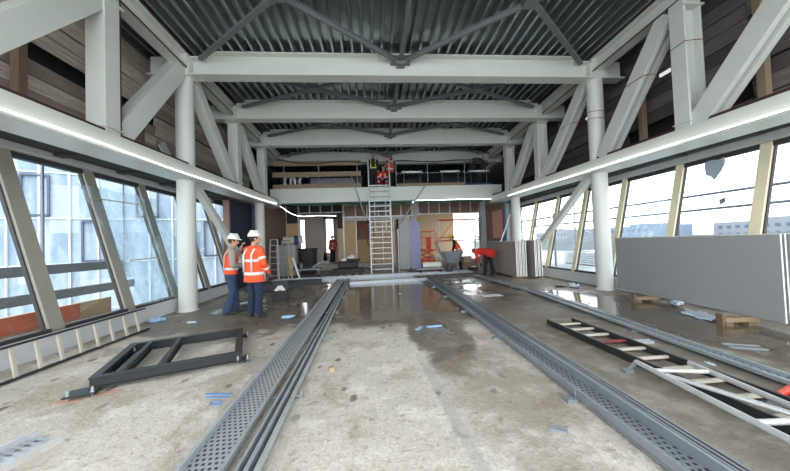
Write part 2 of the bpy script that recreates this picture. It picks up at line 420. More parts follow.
# head rails and dark soffits between glass and girders
b = BM(); bx(b, -5.62, -5.24, -1.5, 10.34, 3.015, 3.13); struct('trim_1', b, 'headrail')
b = BM(); bx(b, 6.80, 7.16, -1.5, 13.6, 2.935, 3.06); struct('trim_2', b, 'headrail')
def slab(b, x0, x1, y0, y1, dz0, dz1):
    vs = bx(b, x0, x1, y0, y1, 0, 1)
    for v in vs: v.co.z = zc(v.co.y) + (dz1 if v.co.z > .5 else dz0)
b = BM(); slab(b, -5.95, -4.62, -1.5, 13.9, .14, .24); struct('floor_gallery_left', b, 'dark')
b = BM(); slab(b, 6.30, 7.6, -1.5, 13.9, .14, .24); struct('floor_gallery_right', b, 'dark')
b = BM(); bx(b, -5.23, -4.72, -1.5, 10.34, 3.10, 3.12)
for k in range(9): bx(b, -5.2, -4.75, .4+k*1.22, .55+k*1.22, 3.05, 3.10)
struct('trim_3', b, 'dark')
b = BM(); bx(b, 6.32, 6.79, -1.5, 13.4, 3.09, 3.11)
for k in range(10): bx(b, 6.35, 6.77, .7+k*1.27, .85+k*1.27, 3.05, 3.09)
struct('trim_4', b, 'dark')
# gallery side walls of rough boards, one mesh of lapped boards each
def boardwall(nm, x, inward, mat, ph, y0, y1, gap=0):
    b = BM(); y = y0
    while y < y1:
        L = random.uniform(2.6, 3.6); z = 3.28
        while z < 6.1:
            if not (gap and random.random() < gap):
                h = ph*random.uniform(.82, .95)
                beam(b, (x+random.uniform(-.015, .015), y, z+h/2), (x+random.uniform(-.015, .015), min(y+L, y1)-.01, z+h/2+random.uniform(-.02, .02)), .03, h, (inward*.16, 0, 1))
            z += ph*1.0
        y += L
    return struct(nm, b, mat)
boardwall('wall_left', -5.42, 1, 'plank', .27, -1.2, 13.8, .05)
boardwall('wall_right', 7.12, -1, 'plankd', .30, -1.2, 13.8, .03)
b = BM(); bx(b, -5.95, -5.80, -1.5, 20, 3.15, 6.35); struct('wall_left_outer', b, 'dark')  # added dark backing that stops daylight behind the left boards
b = BM(); bx(b, 7.5, 7.65, -1.5, 20, 3.15, 6.35); struct('wall_right_outer', b, 'dark')  # same added light block on the right side
# solid wall lengths at the far ends of both sides
b = BM(); bx(b, -4.95, -4.75, 10.34, 17, 0, 3.3); struct('wall_left_rear', b, 'cavity')
b = BM(); bx(b, -4.75, -4.70, 10.34, 12.1, 0.0, 3.1); struct('trim_5', b, 'darkblue')
b = BM(); bx(b, -4.70, -4.58, 12.1, 12.25, 0.0, 3.1); struct('trim_6', b, plain('blue_grey_post', hexc(84, 98, 116), .6))
b = BM(); bx(b, 6.45, 6.75, 13.6, 17, 0, 3.35); struct('wall_right_rear', b, 'cavity')
b = BM(); bx(b, 6.28, 6.45, 13.45, 13.65, 0, 3.2); struct('trim_7', b, plain('blue_grey_post_pale', hexc(128, 148, 160), .6))

# ---- mezzanine
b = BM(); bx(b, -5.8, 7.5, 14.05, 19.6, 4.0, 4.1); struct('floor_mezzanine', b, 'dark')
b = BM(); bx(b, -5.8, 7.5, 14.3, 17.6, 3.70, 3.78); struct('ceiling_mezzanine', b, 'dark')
b = BM(); bx(b, -5.8, 7.5, 19.6, 19.75, 4.0, 6.3); struct('wall_mezzanine_back', b, plain('dim_grey_lining', hexc(64, 64, 66), .9))

# ---- rear partition wall under the mezzanine: studs, OSB and cavity boards
wb = bpy.data.objects.new('wall_back', None); C.objects.link(wb); wb['kind'] = 'structure'
Y0 = 17.0
def panel(nm, x0, x1, z0, z1, mat, y=Y0, t=.03):
    b = BM(); bx(b, x0, x1, y, y+t, z0, z1); return obj(nm, b, mat, wb)
def stud(x, z0, z1, y=Y0-.06, w=.055):
    b = BM(); bx(b, x-w/2, x+w/2, y, y+.055, z0, z1); return obj('stud', b, 'stud', wb)
def rail(x0, x1, z, y=Y0-.06, w=.055):
    b = BM(); bx(b, x0, x1, y-.002, y+.057, z-w/2, z+w/2); return obj('rail', b, 'stud', wb)
panel('osb_panel', -5.6, -4.05, .33, 2.72, 'osb'); panel('cavity_panel', -5.6, -4.05, 2.72, 3.72, 'darkcavity')
for x in (-5.35, -4.75, -4.08): stud(x, .33, 3.70)
panel('cavity_panel', -4.0, -1.9, 3.28, 3.72, 'darkcavity')
for x in (-3.45, -2.85, -2.2): stud(x, 3.28, 3.70)
rail(-4.05, -1.6, 3.28); stud(-4.0, .33, 3.3, w=.08)
panel('osb_panel', -1.93, -1.62, .33, 2.35, 'osb'); panel('cavity_panel', -1.93, -1.62, 2.35, 3.72, 'darkcavity')
stud(-1.58, .33, 3.70, w=.09)
for i in range(6):
    panel('cavity_panel', -1.52+i*.65, -.92+i*.65, 3.02, 3.70, 'cavity'); stud(-1.54+i*.65, 2.95, 3.70)
rail(-1.6, 2.4, 2.97, w=.07); rail(-1.6, 2.4, 3.68)
b = BM(); bx(b, -1.55, 2.3, Y0, Y0+.05, 2.76, 2.95); obj('header_board', b, 'plaster', wb)
panel('osb_panel', -1.52, -.90, .33, 2.74, 'osb'); stud(-.88, .33, 2.74)
panel('osb_panel', .12, 1.40, .33, 2.74, 'osb', Y0+.02); stud(.02, .33, 2.74); stud(.62, .33, 2.74); stud(1.25, .33, 2.74)
panel('osb_panel', -1.0, 1.5, .33, 1.7, 'osb', Y0+1.0); panel('cavity_panel', -1.0, 1.5, 1.7, 3.4, 'cavity', Y0+1.0)
b = BM(); bx(b, 2.28, 2.68, Y0-.05, Y0+.1, 2.9, 3.72); obj('pier', b, 'greyboard', wb)
for i in range(6):
    panel('cavity_panel', 2.74+i*.62, 3.32+i*.62, 3.08, 3.72, 'cavity'); stud(2.71+i*.62, 3.02, 3.72)
rail(2.66, 6.5, 3.04, w=.07)
panel('wall_panel', 6.35, 6.75, .33, 3.6, 'cavity', Y0-.6); 
panel('osb_panel', 2.2, 2.6, .33, 3.0, 'greyboard', Y0)
b = BM(); bx(b, 6.12, 6.42, Y0-.75, Y0-.45, 0, 3.7); struct('trim_8', b, 'greyboard')
# rooms beyond the openings
b = BM(); bx(b, -4.45, -3.3, 20.3, 20.45, .33, 3.9); bx(b, -3.9, -3.86, 20.24, 20.3, .33, 3.4); struct('wall_room_left', b, 'plaster')
b = BM(); bx(b, -5.75, -5.1, 21.5, 21.65, .33, 3.9); bx(b, -4.75, -3.25, 21.5, 21.65, .33, 3.9); bx(b, -2.75, 3.2, 21.5, 21.65, .33, 3.9); bx(b, -5.75, 3.2, 21.5, 21.65, 3.3, 3.95)
bx(b, -5.75, -2.7, 21.5, 21.65, .33, .9); bx(b, -5.75, -5.62, 17.0, 21.5, .33, 3.95); struct('wall_far', b, 'plaster')
b = BM(); bx(b, 3.0, 5.75, 20.5, 20.65, .33, 3.95); struct('wall_room_right', b, plain('pale_ply', hexc(206, 184, 150), .8))
b = BM(); bx(b, 1.6, 1.75, 17.2, 21.5, .33, 3.9); struct('wall_room_divider', b, 'plaster')
b = BM(); bx(b, -5.75, 9.5, 17.1, 22, 3.94, 3.99); struct('ceiling_rear', b, 'plaster')

# ---- outside: neighbouring glazed block to the left
OA, OB = Vector((-26, 12.5, 0)), Vector((-6.5, 22.5, 0)); od = (OB-OA).normalized(); on = Vector((od.y, -od.x, 0)); OL = (OB-OA).length
nb = thing('office_building', 'neighbouring glazed office block with white bars outside the left windows', 'building', OA, math.atan2(od.y, od.x))
b = BM(); bx(b, -6, OL, 0, 6, -9, 12); obj('facade', b, 'facade', nb)
b = BM(); xx = -6
while xx < OL: bx(b, xx, xx+.085, -.12, 0, -9, 12); xx += 1.12
for z in (-4.3, -1.7, .9, 3.35, 5.8, 8.3): bx(b, -6, OL, -.07, 0, z, z+.07)
obj('facade_bars', b, 'mullwhite', nb)
for k, (u, z0, z1) in enumerate(((9.05, 3.5, 5.6), (11.3, 1.0, 3.2), (3.5, 3.5, 5.6), (5.7, 1.0, 3.2), (13.6, 3.5, 5.6), (16.95, 1.0, 3.2), (1.2, -1.6, .7))):
    b = BM(); w = .98
    bx(b, u, u+.09, -.16, -.05, z0, z1); bx(b, u+w, u+w+.09, -.16, -.05, z0, z1); bx(b, u, u+w+.09, -.16, -.05, z0, z0+.09); bx(b, u, u+w+.09, -.16, -.05, z1, z1+.09)
    obj('window_frame', b, 'frameblue', nb)
b = BM(); bx(b, -80, 120, -30, 120, -9.2, -9); struct('ground', b, 'street')
sf = thing('scaffold_platform', 'scaffold with grey guard boards outside the left windows', 'scaffold', (-6.5, 0, 0))
b = BM(); bx(b, -.05, .05, -.5, 8.3, 1.03, 1.22); obj('guard_board', b, 'greyplank', sf)
b = BM(); bx(b, -.05, .05, -.5, 8.6, .50, .69); obj('guard_board', b, 'greyplank', sf)
b = BM(); bx(b, -.30, -.22, -.5, 8.2, -.08, .30); obj('toe_board', b, 'sand', sf)
b = BM(); bx(b, -.21, -.19, 2.9, 7.35, -.02, .30); bx(b, -.21, -.19, .2, 2.2, -.02, .30); obj('brick_sheet', b, 'terracotta', sf)
b = BM(); bx(b, -.6, .55, -.5, 8.3, -.20, -.12); obj('deck', b, 'redboard', sf)
for y in (1.2, 3.9, 6.3, 8.2):
    b = BM(); tube(b, (.1, y, -9), (.1, y, 4.6), .024); obj('standard', b, 'tube', sf)
# right: terrace, edge scaffold and far skyline
b = BM(); bx(b, 6.9, 24, 4, 60, -.6, -.35); struct('terrace', b, 'terrace')
pw = thing('parapet_wall', 'low grey parapet beyond the right hand windows', 'parapet', (24.2, 0, 0)); b = BM(); bx(b, 0, .4, -10, 70, -2, 1.25); obj('coping', b, plain('parapet_grey', hexc(108, 116, 120), .8), pw)
sr = thing('edge_scaffold', 'grey tube edge scaffold outside the right windows', 'scaffold', (9, 0, 0))
for y in (2.2, 5.2, 8.05, 11.0, 14.0, 17.2):
    b = BM(); tube(b, (0, y, -.4 if y > 4 else -9), (0, y, 2.6), .036); obj('standard', b, 'tube', sr)
for z in (2.40, 2.0):
    b = BM(); tube(b, (0, -2, z-.02), (0, 19, z+.06), .034); obj('ledger', b, 'tube', sr)
b = BM(); tube(b, (0, 8.05, -.35), (.0, 11, 2.0), .02); obj('brace', b, 'tube', sr)
s2 = thing('frame_scaffold', 'pale tube scaffold on the terrace behind the round column', 'scaffold', (11.5, 16, 0))
for i in range(6):
    b = BM(); tube(b, (0, i*2, -.35), (0, i*2, 3.4), .035); obj('standard', b, 'tube', s2)
for z in (.6, 1.1, 1.9, 2.7):
    b = BM(); tube(b, (0, -1, z), (0, 11, z), .03); obj('ledger', b, 'tube', s2)
b = BM(); bx(b, -.2, .6, -1, 11, .5, .56); obj('deck', b, 'mullwhite', s2)
pal = thing('materials_stack', 'low white stack of sheets on the terrace outside', 'stack', (14.0, 17.5, -.35)); b = BM()
for k in range(6): bx(b, -1.2+.02*k, 1.0, -1.6, 1.6, .06+k*.13, .16+k*.13)
obj('sheet', b, 'mullwhite', pal); b = BM()
for k in (-1, 0, .8): bx(b, k-.05, k+.05, -1.6, 1.6, 0, .06)
obj('bearer', b, 'timber', pal)
sky = [('long pale blue office block on the horizon through the nearest right hand windows', 78, 19, 9, 28, 2.9, 'hazebuild'),
       ('grey stepped block on the far skyline left of the long blue office', 84, 49, 9, 18, 3.6, 'hazebuild2'),
       ('square blue tower block on the skyline behind the terrace scaffold', 70, 70, 12, 14, 3.7, 'hazebuild'),
       ('low grey warehouse roof furthest right on the skyline', 76, -6, 9, 24, 2.4, 'hazebuild2'),
       ('wide pale block on the skyline behind the second drywall stack', 62, 90, 20, 18, 3.4, 'hazebuild2')]
for lab, x, y, dx, dy, h, m in sky:
    t = thing('distant_building', lab, 'building', (x, y, 0), 0, 'buildings on the far skyline')
    b = BM(); bx(b, 0, dx, 0, dy, -9, h); bx(b, 2, dx, dy*.3, dy*.55, h, h+.6); obj('block', b, m, t)
    b = BM()
    for zz in (h-1.5, h-3.2, h-4.9):
        yy = .8
        while yy < dy-1.5: bx(b, -.06, 0, yy, yy+.8, zz, zz+.7); yy += 1.7
    obj('windows', b, 'hazewin', t)['kind'] = 'stuff'

# ================================================================== STEELWORK
def truss(side):
    X = XL if side < 0 else XR; inn = -side
    nm = 'left' if side < 0 else 'right'
    t = thing('steel_truss', f'white steel truss girder carrying the {nm} hand gallery, with posts and diagonals', 'truss')
    # bottom chord
    b = BM(); fx = X + inn*.235
    p0 = (X+inn*.03, -1.5, zc(-1.5)+.17); p1 = (X+inn*.03, 13.95, zc(13.95)+.17)
    beam(b, p0, p1, .40, .30); beam(b, (X+inn*.06, -1.5, zc(-1.5)), (X+inn*.06, 13.95, zc(13.95)), .56, .03)
    obj('bottom_chord', b, 'white', t, bev=.006)
    b = BM(); beam(b, (X-inn*.02, -1.5, zc(-1.5)+.355), (X-inn*.02, 13.95, zc(13.95)+.355), .33, .075); obj('fire_strip', b, 'brown', t)
    b = BM(); beam(b, (fx, 2.2, zc(2.2)+.035), (fx, 5.02, zc(5.02)+.035), .02, .02); obj('fire_strip', b, 'brown', t)
    # top chord (H lying on its side, open towards the room)
    b = BM(); hbeam(b, (X+inn*.02, -1.5, zr(-1.5)+.33), (X+inn*.02, 14.3, zr(14.3)+.33), .30, .34, (0, 0, 1), .035, .03); obj('top_chord', b, 'white', t, bev=.004)
    b = BM()
    for dz in (.135, .53): beam(b, (X+inn*.175, -1.5, zr(-1.5)+dz+.0), (X+inn*.175, 14.0, zr(14.0)+dz), .012, .03)
    obj('fire_strip', b, 'brown', t)
    for k, y in ((-1, 5.2 if side < 0 else 5.06), (1, 9.95), (2, 12.35)):
        b = BM()
        if side < 0: beam(b, (X, y, zc(y)+.3), (X, y, zr(y)+.2), .29, .30, (1, 0, 0))
        else: hbeam(b, (X, y, zc(y)+.3), (X, y, zr(y)+.2), .28, .36, (1, 0, 0), .05, .06)
        bx(b, X-.2, X+.2, y-.19, y+.19, zr(y)-.03, zr(y)+.0); bx(b, X-.2, X+.2, y-.17, y+.17, zc(y)+.42, zc(y)+.44)
        obj('post', b, 'white', t, bev=.008)
        if k == -1:
            b = BM(); bx(b, X+inn*.10, X+inn*.155, y+.146, y+.165, zc(y)+.35, zr(y)+.2); obj('fire_strip', b, 'brown', t)
    if side < 0: dg = [((5.15, 1), (3.15, 0)), ((5.40, 0), (7.15, 1)), ((7.60, 1), (9.80, 0)), ((10.15, 1), (12.15, 0))]
    else: dg = [((4.9, 0), (2.75, 1)), ((5.3, 1), (7.12, 0)), ((7.55, 1), (9.75, 0)), ((10.15, 1), (12.1, 0))]
    for (ya, ta), (yb, tb) in dg:
        za = zr(ya)+.12 if ta else zc(ya)+.34; zb = zr(yb)+.12 if tb else zc(yb)+.34
        b = BM(); w = .34 if min(ya, yb) < 7.3 else .30
        if side < 0: beam(b, (X, ya, za), (X, yb, zb), w, .26, (1, 0, 0))
        else: hbeam(b, (X, ya, za), (X, yb, zb), w, .30, (1, 0, 0), .10, .10)
        obj('diagonal', b, 'white', t, bev=.008)
    # raking strut below the girder
    b = BM(); beam(b, (X+inn*.02, 7.62, zc(7.62)), (X+inn*.02, 10.6 if side > 0 else 10.35, .9), .17, .17, (1, 0, 0)); obj('strut', b, 'white', t, bev=.01)
    return t
truss(-1); truss(1)
def column(nm, lab, x, y, ztop, r):
    t = thing(nm, lab, 'column', (x, y, 0), 0, 'round columns carrying the side girders')
    b = BM(); tube(b, (0, 0, .012), (0, 0, ztop), r, 40); obj('shaft', b, 'white2', t, smooth=True)
    b = BM(); tube(b, (0, 0, 0), (0, 0, .014), r+.03, 40); obj('base_plate', b, 'white2', t)
    b = BM(); bx(b, -r-.02, r+.02, -r, r, ztop, ztop+.03); obj('cap_plate', b, 'white2', t)
    if ztop > 4:
        b = BM(); bx(b, -.19, .19, -.19, .19, ztop+.03, ztop+.52); obj('head_block', b, 'white', t)
column('round_column', 'tall round white column behind the two men in orange', XL, YK(0), zr(YK(0))-.03, .19)
column('round_column', 'tall round white column beside the large grey boards on the right', XR, YK(0), zr(YK(0))-.03, .19)
column('round_column', 'short round white column behind the aluminium stepladders', XL, YK(2), zc(YK(2))-.03, .175)
column('round_column', 'short round white column behind the upright plasterboard stack', XR, YK(2), zc(YK(2))-.03, .175)
order = ['nearest the camera', 'second from the camera', 'third from the camera', 'furthest, above the mezzanine']
for k in range(4):
    y = YK(k) + (.5 if k == 3 else 0); z = zr(YK(k)) + (.06 if k == 3 else 0); t = thing('roof_beam', f'white steel beam across the roof, {order[k]}', 'beam', (0, y, z), 0, 'white roof beams')
    x0, x1 = XL+.20, XR-.20; ht = zd(y)-z-.035
    b = BM(); bx(b, x0, x1, -.012, .012, .03, ht); obj('web', b, 'white', t)
    b = BM(); bx(b, x0, x1, -.165, .165, 0, .03); obj('bottom_flange', b, 'white', t)
    b = BM(); bx(b, x0+.35, x1-.35, -.165, .165, ht, ht+.03); obj('top_flange', b, 'white', t)
    for x, s in ((x0, 1), (x1, -1)):
        b = BM(); bx(b, x-s*.95, x, -.012, .012, .03, .5); bx(b, x-s*.95, x, -.15, .15, 0, .03); obj('outer_stub', b, 'white', t)
        b = BM(); bx(b, x-.03 if s > 0 else x-.34, x+.34 if s > 0 else x+.03, -.18, .18, .39, .42)
        bx(b, x+s*.32, x+s*.35, -.165, .165, .42, .545); bx(b, x-.03, x+.02, -.18, .18, .03, .42); obj('end_plate', b, 'white', t)
# roof bracing: one X of flat bars in each half bay, and a bar along the middle
xm = (XL+XR)/2 + .02; bays = {-1: 'bay nearest the camera', 0: 'second bay', 1: 'third bay', 2: 'furthest bay'}
for k in (-1, 0, 1, 2):
    ya, yb = (YK(k)+.14 if k >= 0 else 3.6), YK(k+1)-.14; za, zb = zr(ya)+.40, zr(yb)+.40
    for sd, xe in (('left', XL+.45), ('right', XR-.45)):
        t = thing('cross_brace', f'grey X brace under the {sd} half of the roof deck, {bays[k]}', 'brace', group='roof cross braces')
        s = 1 if sd == 'left' else -1
        b = BM(); beam(b, (xe, ya, za), (xm-s*.14, yb, zb), .05, .10); beam(b, (xe, ya, za+.05), (xm-s*.14, yb, zb+.05), .11, .015); obj('bar', b, 'bracegrey', t)
        b = BM(); beam(b, (xm-s*.14, ya, za-.03), (xe, yb, zb-.03), .10, .07); obj('bar', b, 'bracegrey', t)
        b = BM(); c = ((xe+xm)/2, (ya+yb)/2, (za+zb)/2); box(b, c, (.26, .26, .13)); obj('gusset', b, 'bracegrey', t)
    t = thing('middle_brace', f'grey bar along the middle of the roof, {bays[k]}', 'brace', group='middle roof bars')
    b = BM(); beam(b, (xm, ya, za), (xm, yb, zb), .10, .10); obj('bar', b, 'bracegrey', t)
    b = BM(); bx(b, xm-.24, xm+.24, yb-.02, yb+.12, zb-.07, zb+.05); bx(b, xm-.10, xm+.10, yb-.10, yb+.10, zb-.15, zb-.07); obj('bracket', b, 'bracegrey', t)
# mezzanine edge beam
t = thing('edge_beam', 'white steel beam along the front of the mezzanine', 'beam', (0, 14.0, 0))
b = BM(); bx(b, XL-.25, XR+.35, -.02, .05, 3.45, 4.06); obj('web', b, 'white', t)
b = BM(); bx(b, XL-.25, XR+.35, -.06, .25, 3.42, 3.45); obj('bottom_flange', b, 'white', t)
b = BM(); bx(b, XL-.25, XR+.35, -.06, .25, 4.06, 4.09); obj('top_flange', b, 'white', t)
t = thing('waterproof_membrane', 'dark green membrane hanging under the mezzanine beam', 'membrane', (0, 14.12, 0)); b = BM()
xs = [XL+.6+i*.4 for i in range(24)]
va = [b.verts.new((x, .0, 3.41)) for x in xs]; vb = [b.verts.new((x, .05+.02*sin(x*5), 3.31+.03*sin(x*3.1))) for x in xs]
for i in range(23): b.faces.new((va[i], va[i+1], vb[i+1], vb[i]))
o = obj('sheet', b, 'green', t); sd = o.modifiers.new('thick', 'SOLIDIFY'); sd.thickness = .008

# ---- light strips
def strip(lab, pts, r=.011):
    t = thing('light_strip', lab, 'light', group='white light strips')
    b = BM(); pipe(b, pts, r, 8); obj('lit_tube', b, 'led', t)
    for p in pts[:-1:2]:
        b = BM(); box(b, (p[0], p[1], p[2]+.02), (.04, .03, .02)); obj('clip', b, 'white', t)
xf = XL+.30
strip('long white light strip along the left girder, drooping at its far end', [(xf, y, zc(y)+.06+.012*sin(y*1.7)) for y in [0+.8*i for i in range(16)]] + [(xf+.05, 12.3, 3.24), (xf+.02, 13.0, 3.30), (-4.28, 13.9, 3.36), (-4.06, 13.9, 3.24), (-3.83, 13.9, 3.05), (-3.62, 13.9, 2.92), (-3.38, 13.9, 2.82), (-3.1, 13.9, 2.79), (-2.5, 13.9, 2.81), (-2.0, 13.9, 2.79), (-1.62, 13.9, 2.77)])
strip('long white light strip along the right girder', [(XR-.30, y, zc(y)+.06+.008*sin(y*1.3)) for y in [0+.8*i for i in range(16)]])
strip('white light strip under the right half of the mezzanine beam', [(1.95, 13.92, 3.30), (2.15, 13.9, 3.40), (3.0, 13.9, 3.385), (4.2, 13.9, 3.40), (5.2, 13.9, 3.385), (5.85, 13.9, 3.37)])

# ================================================================== FLOOR TRUNKING
def local_x(p0, p1):
    """origin, heading and length of a run from p0 to p1 (local +Y runs along it)"""
    d = Vector(p1)-Vector(p0); return Vector((*p0, 0)), -math.atan2(d.x, d.y), d.length
def trunk(lab, p0, p1, wt, chans, perf='perf', hgt=.05, side=1, z0=.045, lip=True, step=1.25):
    """perforated tray of width wt plus 'chans' narrow open channels beside it, on cross brackets"""
    o, a, L = local_x(p0, p1); t = thing('cable_trunking', lab, 'trunking', o, a)
    b = BM(); bx(b, 0, wt, 0, L, z0, z0+.003); obj('perforated_base', b, perf, t)
    for x in (0, wt-.004):
        b = BM(); bx(b, x, x+.004, 0, L, z0-.004, z0+hgt); bx(b, x-.012 if x == 0 else x-.010, x+.014, 0, L, z0+hgt, z0+hgt+.004); obj('side_lip', b, 'galv', t)
    x = wt+.09 if side > 0 else wt+.02
    for i in range(chans):
        b = BM(); bx(b, x, x+.05, 0, L, z0-.012, z0-.008); obj('channel_base', b, 'black', t)
        for xx in (x, x+.05):
            b = BM(); bx(b, xx-.007, xx+.007, 0, L, z0-.012, z0+hgt); obj('channel_edge', b, 'galv', t)
        x += .062
    n = int(L/step)
    for i in range(n):
        y = .55+i*step
        if y > L-.1: break
        b = BM(); bx(b, -.05, x+.05, y-.022, y+.022, z0-.025, z0-.013); 
        for xx in (-.04, x+.04): tube(b, (xx, y, 0), (xx, y, z0+.012), .006, 8); bx(b, xx-.025, xx+.025, y-.02, y+.02, 0, .006)
        obj('bracket', b, 'galv', t)
    return t
trunk('long perforated floor trunking running away down the left of the middle bay', (-1.185, .6), (-1.40, 12.0), .27, 2, step=1.7)
def trunk_r():
    o, a, L = local_x((1.66, .6), (1.98, 11.5)); t = thing('cable_trunking', 'long perforated floor trunking running away between the middle and right bays', 'trunking', o, a)
    z0 = .05
    b = BM(); bx(b, .01, .17, 0, L, z0, z0+.003); obj('perforated_base', b, 'perfd', t)
    b = BM(); bx(b, 0, .012, 0, L, z0-.03, z0+.03); bx(b, -.015, .012, 0, L, z0-.03, z0-.024); bx(b, 0, .025, 0, L, z0+.03, z0+.035); obj('side_lip', b, 'galvm', t)
    b = BM(); bx(b, .17, .176, 0, L, z0-.03, z0+.075); bx(b, .165, .19, 0, L, z0+.075, z0+.08); obj('side_lip', b, 'galvm', t)
    for x in (.205, .24, .275):
        b = BM(); bx(b, x-.006, x+.006, 0, L, z0-.03, z0+.08); obj('channel_edge', b, 'galvm', t)
    b = BM(); bx(b, .18, .275, 0, L, z0-.03, z0-.02); obj('channel_base', b, 'black', t)
    for i in range(6):
        y = 1.85+i*1.65; b = BM(); bx(b, -.10, .32, y-.02, y+.02, .006, .02); bx(b, -.12, -.04, y-.04, y-.01, 0, .035); bx(b, -.12, -.04, y+.01, y+.04, 0, .035); tube(b, (-.03, y, 0), (-.03, y, .10), .006, 8); obj('bracket', b, 'galvm', t)
trunk_r()
trunk('slim blue grey perforated tray along the floor in front of the large boards', (3.52, 1.2), (4.02, 7.6), .17, 0, 'perf2', .035, z0=.03, step=2.3)
trunk('slim blue grey perforated tray on the floor leading to the bending worker', (3.98, 7.75), (3.92, 11.4), .17, 0, 'perf2', .035, z0=.03, step=1.6)
def flat_tray(lab, p0, p1, w, z=.02, mat='galv'):
    o, a, L = local_x(p0, p1); t = thing('floor_tray', lab, 'tray', o, a)
    b = BM(); bx(b, 0, w, 0, L, z, z+.004); obj('tray_base', b, 'perf' if mat == 'perf' else mat, t)
    for x in (0, w-.006):
        b = BM(); bx(b, x, x+.006, 0, L, 0, z+.06); obj('side_lip', b, 'galv', t)
    return t
flat_tray('long galvanised tray across the floor in front of the ladder foot', (-4.1, 12.35), (4.35, 12.75), -.42, .03)
flat_tray('galvanised tray across the floor just behind the puddle', (-.85, 10.75), (1.95, 10.9), .13, .03)
flat_tray('narrow galvanised tray crossing the floor behind the black box', (-4.1, 11.75), (-1.45, 11.95), .16, .03)
# short slotted tray, front left corner
t = thing('slotted_tray', 'short slotted cable tray with bright mesh lip, in the front left corner of the floor', 'tray', (-2.50, 2.48, 0), rad(-229+360)-pi/2)
t.rotation_euler.z = math.atan2(2.10-2.48, -2.6+2.50) - pi/2   # runs towards the camera, leaving the frame at the left
def slotted():
    g = G('slotted_sheet'); x, y, z = g.xyz(); u = (y/.05).fract() - .5; v = (x/.09).fract() - .5
    hole = u.abs().lt(.22)*v.abs().lt(.36); n = g.noise(g.coord(), 8, 3)
    g.col(g.mix(n, (.45, .49, .55), (.66, .70, .76))).set(.35, .6).holes(hole); return g.m
MT['slot'] = slotted()
b = BM(); bx(b, -.14, .14, -.02, 1.0, .012, .015); obj('slotted_base', b, 'slot', t)
for x in (-.14, .14):
    b = BM(); bx(b, x-.003, x+.003, -.02, 1.0, .0, .06); bx(b, x-.012, x+.012, -.02, 1.0, .06, .064); obj('side_lip', b, 'alu', t)

# ================================================================== BLACK FRAME, LADDERS
t = thing('floor_framework', 'black welded steel frame with anchor bolts, lying on the floor at the left', 'frame', (-2.88, 3.31, 0), rad(22))
A, B_ = 1.30, 1.18
def hb(p0, p1, w=.08): b = BM(); hbeam(b, p0, p1, w, .11, (0, 0, 1), .012, .010); return b
z = .095
obj('long_beam', hb((-.04, 0, z), (A+.04, 0, z)), 'black', t); obj('long_beam', hb((-.04, B_, z), (A+.04, B_, z)), 'black', t)
obj('end_beam', hb((0, .04, z), (0, B_-.04, z)), 'black', t); obj('end_beam', hb((A, .04, z), (A, B_-.04, z)), 'black', t)
obj('cross_bar', hb((.19, .04, z), (.19, B_-.04, z), .05), 'black', t); obj('cross_bar', hb((.53, .04, z), (.53, B_-.04, z), .05), 'black', t)
for x, y, w, l in ((-.06, -.10, .12, .12), (A+.05, .02, .07, .10), (A+.05, B_-.04, .07, .10), (-.06, B_+.02, .09, .10)):
    b = BM(); bx(b, x-w, x+w, y-l*.6, y+l, .03, .045); pl = obj('base_plate', b, 'black', t)
    for dx, dy in ((-w*.75, -l*.3), (w*.75, -l*.3)):
        b = BM(); tube(b, (x+dx, y+dy, 0), (x+dx, y+dy, .10), .008, 8); tube(b, (x+dx, y+dy, .045), (x+dx, y+dy, .06), .016, 6); tube(b, (x+dx, y+dy, .072), (x+dx, y+dy, .084), .014, 6); obj('anchor_bolt', b, 'galv', pl)
def ladder(nm, lab, o, a, L, w, n, rail='black', rung='rung', ed=None, h=.085, red=None, roll=0, tilt=0, first=.2):
    t = thing(nm, lab, 'ladder', o, a); t.rotation_euler = (tilt, roll, a)
    for x in (-w/2, w/2):
        b = BM(); bx(b, x-.013, x+.013, 0, L, .0, .012); bx(b, x-.013, x+.013, 0, L, h-.012, h); bx(b, x-.005, x+.005, 0, L, .012, h-.012); obj('rail', b, rail, t)
    for i in range(n):
        y = first+i*(L-2*first)/(n-1); b = BM(); bx(b, -w/2+.006, w/2-.006, y-.021, y+.021, h/2-.012, h/2+.014)
        obj('rung', b, 'wire' if i == red else rung, t, bev=.004)
    return t
# black ladder on the floor, right bay: from far end towards the camera
o = Vector((2.98, 4.63, .01)); d = Vector((2.98, 1.05, 0))-o
ladder('ladder', 'black ladder with pale rungs lying on the floor in the right bay', o, -math.atan2(d.x, d.y), 3.7, .42, 13, red=3)
# second black ladder, on its edge against the left kerb
ladder('ladder', 'black ladder with pale rungs propped on edge along the left window kerb', (-4.10, 1.6, .06), 0, 4.0, .37, 15, roll=rad(-100), rail='black', h=.05)
bpy.data.objects['ladder.001'].location = (-4.10, 1.75, .207)
# aluminium frame resting across the black ladder
t = thing('scaffold_section', 'aluminium scaffold frame with diagonal brace resting across the black ladder', 'scaffold frame', (0, 0, 0))
z = .125
def tb(nm, p0, p1, r=.024, m='alu'): b = BM(); tube(b, p0, p1, r, 14); return obj(nm, b, m, t, smooth=True)
tb('side_tube', (2.60, 2.82, z), (2.44, 1.30, z)); tb('side_tube', (3.06, 2.72, z), (2.88, 1.20, z))
tb('cross_tube', (2.585, 2.62, z), (3.04, 2.52, z), .02); tb('cross_tube', (2.49, 1.82, z), (2.95, 1.78, z), .02)
tb('diagonal_tube', (2.58, 2.50, z+.012), (2.88, 1.55, z+.03), .019)
b = BM(); tube(b, (2.60, 2.82, z), (2.56, 2.88, .03), .022, 12); bx(b, 2.51, 2.60, 2.85, 2.92, .0, .03); obj('hook_foot', b, 'galvd', t)
t = thing('hand_tool', 'red plastic handled tool lying at the right edge of the floor', 'tool', (3.30, 2.22, 0), rad(20))
